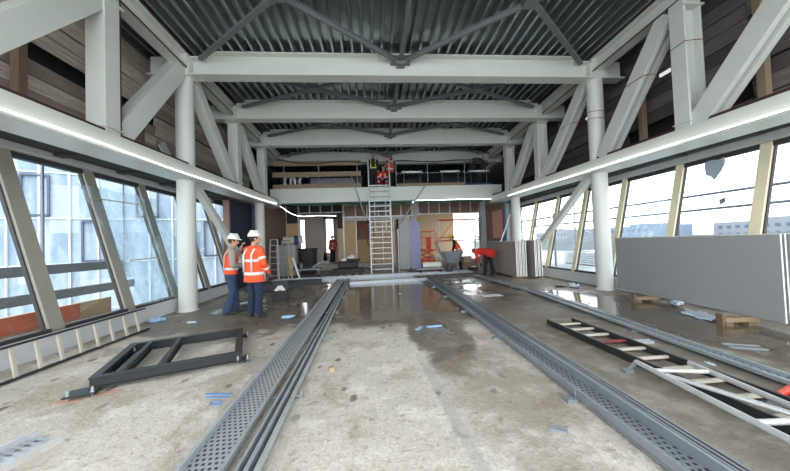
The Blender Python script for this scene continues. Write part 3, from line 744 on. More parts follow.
b = BM(); bx(b, -.05, .22, -.022, .022, .03, .075); obj('handle', b, 'red', t, bev=.01); b = BM(); bx(b, .0, .2, -.10, -.06, .03, .07); obj('grip', b, 'red', t, bev=.01)
b = BM(); bx(b, -.22, -.05, -.05, .03, 0, .03); obj('blade', b, 'galvd', t); b = BM(); bx(b, -.04, .2, -.1, .03, 0, .03); obj('body', b, 'blackmatt', t)

# ================================================================== PLASTERBOARD
def board_stack(labs, o, a, n, Lb, hb_, th, gap, face, grp, z0=.10, xs=None):
    for i in range(n):
        x = i*(th+gap); t = thing('plasterboard', labs[i] if i < len(labs) else labs[-1], 'board', (o[0]+x*cos(a), o[1]+x*sin(a), z0), a, grp)
        dy = random.uniform(-.015, .03)*(i > 0)
        if xs: dy = xs[i]
        b = BM(); bx(b, 0, th, dy, Lb+dy, 0, hb_+random.uniform(-.004, .004)); obj('core', b, 'boardedge', t)
        b = BM(); bx(b, -.0015, 0, dy+.002, Lb+dy-.002, .001, hb_-.006); bx(b, th, th+.0015, dy+.002, Lb+dy-.002, .001, hb_-.006); obj('face_paper', b, face, t)
aF = math.atan2(-(5.98-5.56), 7.0-3.71)*-1
# front boards: near end 5.56,3.71 ; far end 5.95,6.95
aF = -math.atan2(5.93-5.56, 6.9-3.71)
Lf = math.hypot(5.93-5.56, 6.9-3.71)
board_stack(['large grey plasterboard standing on edge, the one facing the room', 'second large plasterboard, directly behind the one facing the room', 'third large plasterboard, nearest the right hand windows'], (5.55, 3.64), aF, 3, Lf, 1.22, .022, .035, 'board', 'large boards standing on the right', .12, [0, .0, -.35])
def block(lab, x, y, a, sx, sy, sz, grp=None):
    t = thing('timber_block', lab, 'block', (x, y, 0), a, grp); b = BM(); bx(b, -sx/2, sx/2, -sy/2, sy/2, 0, sz); o = obj('offcut', b, 'timber', t, bev=.004); return t
for k, (yy, nm) in enumerate(((4.05, 'near'), (5.75, 'far'))):
    xx = 5.56 + (yy-3.71)/(6.9-3.71)*.37
    t = thing('timber_bearer', f'pale timber bearer carrying the {nm} end of the large boards', 'bearer', (xx, yy, 0), aF)
    b = BM(); bx(b, -.42, .06, -.05, .05, .05, .118); obj('top_rail', b, 'timber', t)
    for x in (-.38, -.06):
        b = BM(); bx(b, x-.05, x+.05, -.07, .07, 0, .05); obj('foot_block', b, 'post', t)
    b = BM(); bx(b, -.46, -.41, -.05, .05, 0, .17); obj('end_stop', b, 'post', t)
names1 = ['plasterboard facing the bending worker, front of the first upright stack'] + ['white edged plasterboard inside the first upright stack, behind the bending worker']*6
board_stack(names1, (5.02, 10.1), 0, 7, 2.7, 1.26, .032, .028, 'boardbrown', 'boards in the first upright stack', .07)
names2 = ['plasterboard facing the first stack, front of the second upright stack'] + ['white edged plasterboard inside the second upright stack, under the raking strut']*4
board_stack(names2, (5.62, 9.95), 0, 5, 2.7, 1.26, .032, .028, 'boardbrown', 'boards in the second upright stack', .07)
for k, (x, nm) in enumerate(((5.22, 'first'), (5.78, 'second'))):
    for y, e in ((10.3, 'near'), (12.2, 'far')):
        t = thing('timber_bearer', f'timber bearer under the {e} end of the {nm} upright board stack', 'bearer', (x, y, 0))
        b = BM(); bx(b, -.24, .24, -.05, .05, .0, .07); obj('bar', b, 'timber', t)
        b = BM(); bx(b, .10, .22, -.13, -.05, 0, .12); bx(b, -.2, -.1, -.12, -.05, 0, .11); obj('wedge', b, 'post', t)

# ================================================================== PEOPLE
def ring(bm, c, right, fwd, rx, ry, n=20, sq=2.3):
    vs = []
    for i in range(n):
        a = 2*pi*i/n; ca, sa = cos(a), sin(a)
        k = (abs(ca)**sq + abs(sa)**sq)**(-1/sq)
        vs.append(bm.verts.new(Vector(c) + Vector(right)*(rx*ca*k) + Vector(fwd)*(ry*sa*k)))
    return vs
def loft(bm, rings, cap=True):
    n = len(rings[0])
    for a, b in zip(rings, rings[1:]):
        for i in range(n): bm.faces.new((a[i], a[(i+1) % n], b[(i+1) % n], b[i]))
    if cap: bm.faces.new(rings[0][::-1]); bm.faces.new(rings[-1])
def limb(bm, pts, rad_, n=12):
    """tapered round limb through pts, with ball joints"""
    for (p, q, r0, r1) in zip(pts, pts[1:], rad_, rad_[1:]):
        tube(bm, p, q, r0, n, r1)
    for p, r in zip(pts, rad_): bmesh.ops.create_icosphere(bm, subdivisions=2, radius=r*1.0, matrix=Matrix.Translation(p))
def fuse(name, bm, mats, parent, vox, smooth=6, paint=None):
    """weld overlapping shells into one continuous smooth surface"""
    o = obj(name, bm, mats, None)
    md = o.modifiers.new('r', 'REMESH'); md.mode = 'VOXEL'; md.voxel_size = vox
    sm = o.modifiers.new('s', 'SMOOTH'); sm.iterations = smooth; sm.factor = .5
    dg = bpy.context.evaluated_depsgraph_get(); me = bpy.data.meshes.new_from_object(o.evaluated_get(dg))
    o.modifiers.clear(); o.data = me; o.parent = parent
    me.materials.clear()
    for m in (mats if isinstance(mats, (list, tuple)) else [mats]): me.materials.append(MT[m])
    for p in me.polygons:
        p.use_smooth = True; p.material_index = paint(p.center) if paint else 0
    return o
def person(label, loc, rz, s=1.0, bend=0, twist=0, head=(0, 0), arms=None, legs=None, top='jacket', topm='orange', sleeve=None, trous='jean', helm=True, vox=.014, z=0, group=None, knees=None, hair='hair', bands=True, hip=.93, bandm='reflect'):
    t = thing('person', label, 'person', (*loc, z), rz, group); t.scale = (s, s, s)
    HIP = Vector((0, 0, hip)); Rb = Matrix.Rotation(-bend, 3, 'X') @ Matrix.Rotation(twist, 3, 'Z')
    up = lambda p: HIP + Rb @ (Vector(p)-Vector((0, 0, .93)))
    R = Rb @ Vector((1, 0, 0)); F = Rb @ Vector((0, 1, 0))
    # joints
    L = legs or {}
    lg = {sd: (Vector((sd*.095, 0, hip-.03)), Vector(L.get((sd, 'knee'), (sd*.11, .03, .50))), Vector(L.get((sd, 'ankle'), (sd*.115, -.02, .09)))) for sd in (-1, 1)}
    ar = {}
    for sd in (-1, 1):
        e, w = (arms or {}).get(sd, ((sd*.26, -.04, 1.14), (sd*.25, .10, .90)))
        ar[sd] = (up((sd*.185, 0, 1.42)), up(e), up(w))
    hc = up((0, .035, 1.655)); Rh = Rb @ Matrix.Rotation(head[0], 3, 'Z') @ Matrix.Rotation(head[1], 3, 'X'); hx, hy, hz = (Rh @ Vector(v) for v in ((1, 0, 0), (0, 1, 0), (0, 0, 1)))
    HP = lambda x, y, z_: hc + hx*x + hy*y + hz*z_
    # --- body: one continuous surface (head, neck, trunk, arms, hands with five fingers, legs)
    b = BM()
    loft(b, [ring(b, up((0, 0, .84)), R, F, .13, .09), ring(b, up((0, 0, .95)), R, F, .155, .105), ring(b, up((0, 0, 1.10)), R, F, .14, .10), ring(b, up((0, .01, 1.30)), R, F, .165, .115), ring(b, up((0, 0, 1.42)), R, F, .15, .085), ring(b, up((0, 0, 1.48)), R, F, .06, .055)])
    limb(b, [up((0, -.005, 1.44)), up((0, .012, 1.56))], [.058, .054])
    # head: skull, jaw, nose, brow, ears, lips
    def hball(c, sz): 
        Mh = Matrix((hx, hy, hz)).transposed().to_4x4(); bmesh.ops.create_icosphere(b, subdivisions=3, radius=1, matrix=Matrix.Translation(HP(*c)) @ Mh @ Matrix.Diagonal((*sz, 1)))
    hball((0, -.01, .03), (.077, .098, .088)); hball((0, .028, -.045), (.058, .066, .068)); hball((0, .058, -.09), (.030, .030, .026))
    hball((0, .098, -.018), (.014, .026, .026)); hball((0, .082, .018), (.05, .02, .014)); hball((0, .086, -.062), (.026, .014, .010))
    for sd in (-1, 1): hball((sd*.079, -.008, -.012), (.012, .022, .034)); hball((sd*.034, .07, -.03), (.028, .026, .024))
    for sd in (-1, 1):
        S, E_, Wp = ar[sd]; limb(b, [S, E_, Wp], [.056, .042, .030])
        d = (Wp-E_).normalized(); sdv = d.cross(F).normalized() if abs(d.dot(F)) < .95 else R.copy(); nrm = sdv.cross(d).normalized()
        pc = Wp + d*.052; Mh = Matrix((sdv, d, nrm)).transposed().to_4x4()
        bmesh.ops.create_icosphere(b, subdivisions=2, radius=1, matrix=Matrix.Translation(pc) @ Mh @ Matrix.Diagonal((.042, .056, .018, 1)))
        for i, (off, ln) in enumerate(((-.031, .066), (-.0105, .078), (.0105, .074), (.031, .058))):
            k0 = Wp + d*.088 + sdv*off; k1 = k0 + (d*.9 + nrm*.28).normalized()*ln*.52; k2 = k1 + (d*.6 + nrm*.75).normalized()*ln*.5
            limb(b, [k0, k1, k2], [.0098, .0092, .0085], 8)
        k0 = Wp + d*.03 + sdv*(-.034*sd*1); k1 = k0 + (d*.6 - sdv*.7*sd + nrm*.3).normalized()*.038; k2 = k1 + (d*.9 - sdv*.15*sd + nrm*.3).normalized()*.032
        limb(b, [k0, k1, k2], [.013, .011, .0095], 8)
    for sd in (-1, 1):
        limb(b, list(lg[sd]), [.078, .055, .040])
        a = lg[sd][2]; bmesh.ops.create_icosphere(b, subdivisions=2, radius=1, matrix=Matrix.Translation(a+Vector((0, .07, -.05))) @ Matrix.Diagonal((.042, .115, .032, 1)))
    eyes = [HP(sd*.033, .090, .0) for sd in (-1, 1)]; mouth = HP(0, .10, -.062)
    def paint(c):
        for e_ in eyes:
            if (c-e_).length < .0135: return 1
        return 2 if (abs((c-mouth).dot(hx)) < .024 and abs((c-mouth).dot(hz)) < .009 and (c-mouth).dot(hy) > -.03) else 0
    fuse('body', b, ['skin', 'eye', 'lip'], t, vox*.72, 4, paint)
    # --- trousers
    b = BM()
    loft(b, [ring(b, HIP+Vector((0, 0, -.16)), (1, 0, 0), (0, 1, 0), .17, .115), ring(b, HIP+Vector((0, 0, -.04)), (1, 0, 0), (0, 1, 0), .178, .128), ring(b, up((0, 0, 1.04)), R, F, .16, .12)])
    for sd in (-1, 1):
        h, k, a = lg[sd]; limb(b, [h+Vector((0, 0, -.03)), k, a+Vector((0, .0, .0))], [.102, .080, .072]); tube(b, k, a+Vector((0, .012, -.045)), .075, 14, .080)
    fuse('trousers', b, trous, t, vox, 5)
    # --- boots
    for sd in (-1, 1):
        a = lg[sd][2]; b = BM(); fz = a.z-.09
        ball(b, a+Vector((0, .075, -.045)), (.052, .145, .040)); ball(b, a+Vector((0, -.02, -.03)), (.050, .066, .075)); bx(b, a.x-.045, a.x+.045, a.y-.075, a.y+.20, fz+.002, fz+.03)
        fuse('boot', b, 'shoe', t, .012, 4)
    # --- upper clothing
    jk = top == 'jacket'
    b = BM(); g = .0 if jk else -.012
    rg = []
    prof = [(.74, .236+g, .180+g, .0), (.95, .208+g, .160+g, 0), (1.10, .200+g, .152+g, 0), (1.30, .208+g, .152+g, .005), (1.40, .190+g, .118, 0), (1.46, .125, .095, 0), (1.515, .082, .082, .0)] if jk else [(.90, .190, .14, 0), (1.02, .186, .142, 0), (1.12, .180, .138, 0), (1.30, .192, .138, .005), (1.40, .165, .112, 0), (1.465, .110, .088, 0), (1.50, .078, .078, 0)]
    loft(b, [ring(b, up((0, dy, zz)), R, F, a, c) for zz, a, c, dy in prof])
    def arms_into(bb, grow=0):
        for sd in (-1, 1):
            S, E_, Wp = ar[sd]; limb(bb, [S, E_, E_+(Wp-E_)*.93], [.088+grow, .070+grow, .056+grow])
    if sleeve is None: arms_into(b)
    fuse(top, b, topm, t, vox, 5)
    if sleeve is not None:
        b = BM(); arms_into(b, -.004); loft(b, [ring(b, up((0, 0, 1.34)), R, F, .16, .11), ring(b, up((0, 0, 1.42)), R, F, .15, .095), ring(b, up((0, 0, 1.54)), R, F, .075, .078)])
        fuse('pullover', b, sleeve, t, vox, 5)
    if bands:
        def torso_band(z0, z1, gr=.010):
            bb = BM(); rs = []
            for zz in (z0, (z0+z1)/2, z1):
                for (za, aa, ca, da), (zb_, ab, cb, db) in zip(prof, prof[1:]):
                    if za <= zz <= zb_: f = (zz-za)/(zb_-za); rs.append((zz, aa+(ab-aa)*f+gr, ca+(cb-ca)*f+gr, da+(db-da)*f)); break
            loft(bb, [ring(bb, up((0, d_, zz)), R, F, a_, c_, 28) for zz, a_, c_, d_ in rs], False)
            o = obj('reflective_band', bb, bandm, t, smooth=True); sd_ = o.modifiers.new('t', 'SOLIDIFY'); sd_.thickness = .006
        if jk: torso_band(.89, .955); torso_band(1.165, 1.225)
        else: torso_band(1.00, 1.055)
        # braces over each shoulder, front and back
        for sd in (-1, 1):
            bb = BM(); pts = []
            yb = .145 if jk else .132
            lowz = .96 if jk else 1.02
            path = [(-yb-.014, lowz), (-yb-.016, 1.31), (-.118, 1.395), (-.075, 1.452), (0, 1.468), (.075, 1.452), (.118, 1.395), (yb+.022, 1.31), (yb+.014, lowz)]
            va = [bb.verts.new(up((sd*.095, y_, z_))) for y_, z_ in path]; vb = [bb.verts.new(up((sd*.145, y_, z_-.018*(abs(y_) < .13)))) for y_, z_ in path]
            for i in range(len(path)-1): bb.faces.new((va[i], va[i+1], vb[i+1], vb[i]))
            o = obj('reflective_brace', bb, bandm, t, smooth=True); sd_ = o.modifiers.new('t', 'SOLIDIFY'); sd_.thickness = .008; sd_.offset = 0
        if jk:
            for sd in (-1, 1):
                S, E_, Wp = ar[sd]
                for f, (p, q, r0, r1) in ((.62, (S, E_, .088, .070)), (.45, (E_, Wp, .070, .058))):
                    d = (q-p).normalized(); c = p+(q-p)*f; r_ = r0+(r1-r0)*f+.008; bb = BM()
                    tube(bb, c-d*.026, c+d*.026, r_, 20); obj('sleeve_band', bb, 'reflect', t, smooth=True)
    # --- hair and helmet
    b = BM(); Mh = Matrix((hx, hy, hz)).transposed().to_4x4()
    bmesh.ops.create_icosphere(b, subdivisions=3, radius=1, matrix=Matrix.Translation(HP(0, -.022, .028)) @ Mh @ Matrix.Diagonal((.084, .098, .088, 1)))
    dl = [v for v in b.verts if (v.co-hc).dot(hz) < -.055 or ((v.co-hc).dot(hy) > .045 and (v.co-hc).dot(hz) < .07)]; bmesh.ops.delete(b, geom=dl, context='VERTS'); obj('hair', b, hair, t, smooth=True)
    if helm:
        b = BM(); prof_h = [(.124, .0), (.122, .010), (.116, .014), (.115, .04), (.106, .072), (.086, .102), (.056, .122), (.025, .131), (.004, .133)]
        lathe(b, prof_h, (0, 0, 0), 28); 
        bx(b, -.014, .014, -.075, .075, .09, .137)
        vs = bx(b, -.07, .07, .09, .158, -.002, .010)
        bmesh.ops.transform(b, matrix=Matrix.Translation(HP(0, -.008, .052)) @ Mh @ Matrix.Diagonal((.92, 1.12, 1.0, 1)), verts=b.verts)
        obj('helmet', b, 'helmet' if helm is True else helm, t, smooth=True, bev=.004)
    return t
# the two visitors at the left
person('man in white helmet, orange vest over grey sleeves and jeans, hand raised to his chin', (-3.12, 6.80), rad(-62), .95, bend=rad(3), head=(rad(-12), rad(-4)),
       arms={1: ((.27, .02, 1.12), (.10, .27, 1.10)), -1: ((-.24, .10, 1.18), (-.03, .20, 1.52))}, top='vest', topm='orange', sleeve='greysleeve', trous='jean',
       legs={(-1, 'ankle'): (-.13, .10, .09), (-1, 'knee'): (-.12, .09, .5), (1, 'ankle'): (.11, -.10, .09)}, vox=.012)
person('man in white helmet and long orange jacket with silver bands, seen from behind', (-2.46, 6.38), rad(-30), .965, head=(rad(-25), 0),
       arms={1: ((.27, .02, 1.13), (.20, .20, .93)), -1: ((-.27, .03, 1.13), (-.19, .21, .95))}, top='jacket', topm='orange', trous='jeandark', vox=.012)
# crew on the mezzanine by the ladder head
person('man in dark clothes and yellow vest at the top of the ladder', (.17, 14.24), rad(180), .92, top='vest', topm='navy', sleeve='navy', trous='navy', helm=False, z=4.1, vox=.02, bandm='yellowvest')
person('man in red hi-vis jacket and white helmet standing right of the ladder head', (.98, 14.26), rad(110), .95, top='jacket', topm='hivisred', trous='navy', z=4.1, vox=.02, arms={1: ((.26, .05, 1.15), (.12, .28, 1.05)), -1: ((-.26, .05, 1.15), (-.12, .28, 1.05))})
person('crouching worker in red hi-vis between the two men on the mezzanine', (.56, 14.95), rad(190), 1.0, bend=rad(55), hip=.50, top='jacket', topm='hivisred', trous='navy', helm=False, z=4.1, vox=.02,
       legs={(-1, 'knee'): (-.16, .36, .50), (1, 'knee'): (.16, .36, .50), (-1, 'ankle'): (-.13, .05, .09), (1, 'ankle'): (.13, .05, .09)}, arms={1: ((.24, .2, 1.2), (.15, .4, 1.05)), -1: ((-.24, .2, 1.2), (-.15, .4, 1.05))})
# workers on the floor
person('worker in red jacket and navy trousers bending down beside the first board stack', (4.48, 11.25), rad(28), .98, bend=rad(82), top='jacket', topm='hivisred', trous='navy', helm=False, vox=.018, bands=False, head=(0, rad(-20)),
       arms={1: ((.24, .22, 1.25), (.20, .42, 1.30)), -1: ((-.24, .22, 1.25), (-.20, .42, 1.30))}, legs={(1, 'ankle'): (.13, -.14, .09), (1, 'knee'): (.12, -.03, .5), (-1, 'ankle'): (-.13, .08, .09), (-1, 'knee'): (-.12, .05, .5)})
person('worker in orange hi-vis leaning over the grey mortar barrow', (4.15, 13.9), rad(72), 1.0, bend=rad(28), top='vest', topm='orange', sleeve='navy', trous='navy', helm='yellow', vox=.02,
       arms={1: ((.24, .16, 1.2), (.16, .38, 1.02)), -1: ((-.24, .16, 1.2), (-.16, .38, 1.02))})
person('distant person in red hi-vis standing in the far bright doorway', (-2.62, 19.9), rad(150), .98, top='jacket', topm='hivisred', trous='navy', z=.33, vox=.024, helm=False)

# ================================================================== MEZZANINE EDGE
def rod(nm, p0, p1, r, m, par, n=10): b = BM(); tube(b, p0, p1, r, n); return obj(nm, b, m, par, smooth=True)
def cub(nm, x0, x1, y0, y1, z0, z1, m, par, bev=0): b = BM(); bx(b, x0, x1, y0, y1, z0, z1); return obj(nm, b, m, par, bev=bev)
t = thing('guard_rail', 'wooden plank guard rail along the left half of the mezzanine', 'guard rail', (0, 14.08, 4.09))
for z, h in ((1.09, .22), (.56, .23), (.02, .20)):
    b = BM()
    for x0, x1 in ((-4.5, -2.36), (-2.35, -.42)): bx(b, x0, x1, -.02, .02, z, z+h)
    obj('plank', b, 'plankx', t)
for x in (-4.0, -2.4, -.6): rod('post', (x, .05, 0), (x, .05, 1.36), .024, 'galvd', t)
t = thing('guard_rail', 'thin tube guard rail along the right half of the mezzanine', 'guard rail', (0, 14.08, 4.09))
for x in (1.25, 2.78, 4.60): rod('post', (x, 0, 0), (x, 0, 1.26), .022, 'galvd', t)
for z in (.66, 1.22): rod('rail', (1.2, 0, z), (5.9, 0, z), .018, 'galvd', t)
cub('toe_board', 1.25, 4.62, -.03, .0, .02, .16, 'plankx', t)
t = thing('blue_sheet', 'blue sheet material lying at the right end of the mezzanine edge', 'sheet', (5.3, 14.15, 4.09)); cub('folded_sheet', -.65, .6, -.1, .3, 0, .11, 'bluepl', t, .01)
for i, (x, lab) in enumerate(((2.05, 'left'), (3.95, 'middle'), (5.40, 'right'))):
    t = thing('strip_luminaire', f'white strip light fitting lying behind the tube rail, {lab} one of three', 'light fitting', (x, 14.35, 4.80), 0, 'strip fittings behind the mezzanine rail')
    cub('housing', -.50, .50, -.05, .05, 0, .10, 'greyboard', t); cub('diffuser', -.30, .30, -.065, -.05, .01, .09, 'boardedge', t)
    for xx in (-.4, .4): rod('stand', (xx, 0, -.71), (xx, 0, 0), .012, 'galvd', t)
t = thing('warning_sign', 'small pale sign with a dark standing figure on the mezzanine', 'sign', (-3.72, 14.6, 4.1)); cub('panel', -.15, .15, 0, .02, .10, .66, 'pink', t)
b = BM(); ball(b, (0, -.004, .53), (.04, .006, .04)); bx(b, -.05, .05, -.008, 0, .32, .48); bx(b, -.045, -.01, -.008, 0, .17, .32); bx(b, .01, .045, -.008, 0, .17, .32); obj('pictogram', b, 'blackmatt', t)
b = BM(); bx(b, -.15, -.12, 0, .2, 0, .10); bx(b, .12, .15, 0, .2, 0, .10); obj('foot', b, 'galvd', t)
t = thing('sheet_pile', 'lilac grey ribbed sheets stacked behind the wooden plank rail', 'sheets', (-1.75, 14.75, 4.1)); b = BM()
for i in range(26): bx(b, -1.15+i*.085, -1.10+i*.085, 0, .05, 0, .62)
bx(b, -1.16, 1.1, .05, .12, 0, .64); obj('ribbed_sheet', b, 'sheetlilac', t)
for i, (x, z, l, lab) in enumerate(((-3.9, 4.82, .35, 'leftmost bright bent duct behind the wooden plank rail'), (-3.2, 4.86, .3, 'second bright bent duct behind the wooden plank rail'))):
    t = thing('duct_elbow', lab, 'duct', (x, 14.8, 4.80)); b = BM(); pipe(b, [(-.25, 0, -.70), (-.25, 0, -.1), (-.1, 0, .12), (.2, 0, .02)], .09, 14); obj('duct', b, 'alu', t, smooth=True)
for i, (x, w, h, m, lab) in enumerate(((-2.5, 1.3, .95, 'darkblue', 'dark blue wrapped crate behind the plank rail on the mezzanine'), (2.2, 1.0, .55, 'blackmatt', 'black crate behind the tube rail near the ladder head'), (4.4, 1.2, .6, 'darkblue', 'dark blue crate at the right of the mezzanine'), (-.55, .35, .55, 'blackmatt', 'black bag by the left rail end next to the ladder head'))):
    t = thing('crate', lab, 'crate', (x, 15.6 if i < 3 else 14.5, 4.1)); cub('body', -w/2, w/2, -.3, .3, 0, h, m, t, .02); cub('lid', -w/2-.02, w/2+.02, -.32, .32, h, h+.05, m, t, .01)
t = thing('cable_bundle', 'black looped cables hanging at the right end of the mezzanine', 'cables', (5.55, 14.2, 0)); b = BM()
for k in range(3):
    pts = [(-.35+.12*k+.50*cos(a)*.55, .03*k, 5.05+.42*sin(a)) for a in [pi*1.15-i*(pi*1.3/9) for i in range(10)]]; pipe(b, pts, .03, 8); 
obj('cable', b, 'blackmatt', t, smooth=True)
t = thing('hanging_cable', 'long black cable sagging under the furthest roof beam', 'cable', (0, 14.05, 0)); b = BM()
pipe(b, [(XL+.15 + i*.83, .0, 5.36-.10*sin(i*.9)**2+(.0 if i else .12)) for i in range(13)], .028, 8); obj('cable', b, 'blackmatt', t, smooth=True)
# access ladder in the middle
t = thing('access_ladder', 'tall aluminium access ladder in the middle, standing up to the mezzanine', 'ladder', (.42, 0, 0))
p = lambda s, f: (s, 13.62+.27*f, 5.45*f)
for s in (-.49, .49): 
    b = BM(); beam(b, p(s, 0), p(s, 1), .055, .10, (0, 1, 0)); obj('stile', b, 'galv', t)
for i in range(17):
    f = .045+i*.0445; q = p(0, f); b = BM(); bx(b, -.47, .47, q[1]-.07, q[1]+.05, q[2]-.02, q[2]+.02); obj('tread', b, 'galv', t)
for s in (-.25, .25):
    b = BM(); beam(b, (s, 13.58, 2.0), (s, 13.70, 4.0), .03, .04, (0, 1, 0)); obj('hand_rail', b, 'galv', t)
for s in (-.49, .49):
    b = BM(); box(b, (s, 13.62, .015), (.12, .16, .03)); obj('foot', b, 'blackmatt', t)
for nm, a_, c_ in (('raking outrigger tube left of the access ladder', (-.89, 13.55, 4.70), (-.20, 13.5, 2.4)), ('raking outrigger tube right of the access ladder', (2.55, 13.52, 4.04), (1.16, 13.45, 2.12))):
    t = thing('outrigger', nm, 'outrigger tube'); b = BM(); tube(b, a_, c_, .028, 10); obj('tube', b, 'galvd', t, smooth=True)
    b = BM(); ball(b, c_, (.08, .06, .09)); obj('clamp', b, 'blackmatt', t)
t = thing('outrigger', 'upright outrigger leg at the right of the ladder foot', 'outrigger tube', (1.18, 13.45, 0)); rod('tube', (0, 0, 0), (0, 0, 2.1), .026, 'alu', t); b = BM(); bx(b, -.07, .07, -.07, .07, 0, .02); obj('foot', b, 'galvd', t)

# ================================================================== REAR WORK AREA
def stepladder(lab, x, y, rz, h=1.75, fold=.16):
    t = thing('stepladder', lab, 'stepladder', (x, y, 0), rz, 'folded stepladders by the left column')
    for s in (-1, 1):
        b = BM(); beam(b, (s*.24, 0, 0), (s*.14, .30, h), .03, .07, (0, 1, 0)); obj('front_stile', b, 'alu', t)
        b = BM(); beam(b, (s*.27, .30+fold*2.2, 0), (s*.15, .34, h-.05), .03, .05, (0, 1, 0)); obj('rear_leg', b, 'alu', t)
    for i in range(6):
        f = (i+.7)/6.6; b = BM(); w = .24-.10*f; bx(b, -w, w, .30*f-.05, .30*f+.05, h*f-.012, h*f+.012); obj('tread', b, 'alu', t)
    cub('top_cap', -.18, .18, .24, .42, h, h+.04, 'galvd', t)
stepladder('folded aluminium stepladder nearest the short round column', -4.28, 13.2, rad(8)); stepladder('folded aluminium stepladder with its top further right of the column', -3.95, 13.45, rad(-10), 1.68)
t = thing('spirit_level', 'yellow spirit level leaning beside the stepladders', 'level', (-3.55, 13.0, 0)); b = BM(); beam(b, (.12, 0, 0), (-.10, .25, 1.05), .03, .07, (1, 0, 0)); obj('bar', b, 'yellow', t); b = BM(); box(b, (.01, .12, .52), (.05, .05, .09)); obj('vial', b, 'plasticw', t)
t = thing('straight_edge', 'white straight edge leaning just right of the yellow spirit level', 'straight edge', (-3.28, 13.05, 0)); b = BM(); beam(b, (.15, 0, 0), (-.2, .25, .95), .03, .08, (1, 0, 0)); obj('bar', b, 'boardedge', t)
t = thing('insulation_roll', 'brown ended roll lying high on the leaning pale sheet', 'roll', (-4.0, 15.0, 1.72)); b = BM(); tube(b, (-.38, 0, .0), (.50, .3, .04), .20, 24); obj('roll', b, 'plaster', t, smooth=True)
b = BM(); tube(b, (-.40, -.008, 0), (-.378, 0, 0), .185, 24); obj('end', b, 'darkcavity', t); b = BM(); tube(b, (.1, .16, .02), (.3, .232, .03), .208, 24); obj('wrap', b, 'bluepl', t, smooth=True)
t = thing('sheet_board', 'pale sheet board standing under the brown ended roll', 'board', (-4.25, 15.2, 0)); cub('sheet', -.45, .45, -.25, .30, .0, 1.50, 'greyboard', t)
t = thing('waste_bin', 'black wheeled bin standing in the doorway at the rear', 'bin', (-3.3, 15.6, 0)); b = BM(); loft(b, [ring(b, (0, 0, .12), (1, 0, 0), (0, 1, 0), .34, .30, 20, 6), ring(b, (0, 0, 1.25), (1, 0, 0), (0, 1, 0), .42, .36, 20, 6)]); obj('body', b, 'blackmatt', t)
cub('lid', -.44, .44, -.38, .38, 1.25, 1.31, 'blackmatt', t, .01)
for x in (-.3, .3): b = BM(); tube(b, (x-.03, .28, .1), (x+.03, .28, .1), .1, 16); obj('wheel', b, 'shoe', t, smooth=True)
cub('foot', -.3, .3, -.28, -.2, 0, .12, 'blackmatt', t)
t = thing('saw_trolley', 'low trolley of tools and grey offcuts left of the black floor machine', 'trolley', (-2.95, 13.6, 0)); cub('deck', -.62, .62, -.3, .3, .36, .42, 'galvd', t)
for x in (-.5, .5):
    for y in (-.24, .24): rod('leg', (x, y, .1), (x, y, .36), .02, 'galvd', t); b = BM(); tube(b, (x-.025, y, .07), (x+.025, y, .07), .07, 14); obj('caster', b, 'blackmatt', t)
b = BM(); box(b, (-.35, -.05, .52), (.35, .3, .2)); box(b, (.0, .1, .47), (.3, .2, .1)); obj('tool_body', b, 'blackmatt', t, bev=.02)
b = BM(); tube(b, (-.2, -.2, .56), (-.17, -.2, .56), .13, 20); obj('saw_blade', b, 'alu', t)
for k, (x, z, a, l) in enumerate(((-2.55, .45, 18, 'lower'), (-2.45, .60, 30, 'upper'))):
    t = thing('grey_offcut', f'{l} grey sheet offcut lying tilted on the tool trolley', 'offcut', (x, 13.55, z)); b = BM(); box(b, (0, 0, .03), (.55, .5, .02), Euler((0, rad(-a), .3*k))); obj('sheet', b, 'galv', t)
t = thing('floor_machine', 'black floor machine with white bags on top, left of the ladder foot', 'machine', (-1.15, 14.3, 0), rad(4))
cub('chassis', -.72, .72, -.28, .28, .10, .30, 'blackmatt', t, .03); cub('motor_housing', -.5, .45, -.25, .25, .30, .62, 'blackmatt', t, .06); cub('rear_box', -.10, .55, -.2, .2, .62, .72, 'blackmatt', t, .03)
for x in (-.55, -.2, .2, .55): b = BM(); tube(b, (x, -.29, .10), (x, .29, .10), .10, 16); obj('roller', b, 'shoe', t, smooth=True)
b = BM(); pipe(b, [(.5, 0, .3), (.95, 0, .25), (1.2, .05, .1)], .035, 8); obj('hose', b, 'blackmatt', t, smooth=True)
for k, (x, s_) in enumerate(((-.22, .17), (.12, .2))):
    q = thing('white_bag', ['left white bag lying on the black floor machine', 'right white bag lying on the black floor machine'][k], 'bag', (-1.15+x, 14.28, .73 if k else .63)); b = BM(); ball(b, (0, 0, s_*.45), (s_, .14, s_*.45)); ball(b, (.06, .02, s_*.7), (s_*.6, .10, s_*.4)); fuse('sack', b, 'boardedge', q, .02, 3)
t = thing('lilac_board', 'lilac board standing upright right of the ladder', 'board', (2.28, 15.6, 0)); b = BM(); box(b, (0, 0, 1.28), (.52, .02, 2.5), Euler((rad(-4), 0, 0))); obj('sheet', b, 'purple', t); cub('foot_batten', -.2, .2, -.14, .12, 0, .03, 'timber', t)
t = thing('grey_board', 'grey board standing upright between the ladder and the lilac board', 'board', (1.72, 15.75, 0)); b = BM(); box(b, (0, 0, 1.30), (.56, .02, 2.54), Euler((rad(-4), 0, 0))); obj('sheet', b, 'greyboard', t); cub('foot_batten', -.2, .2, -.14, .12, 0, .03, 'timber', t)
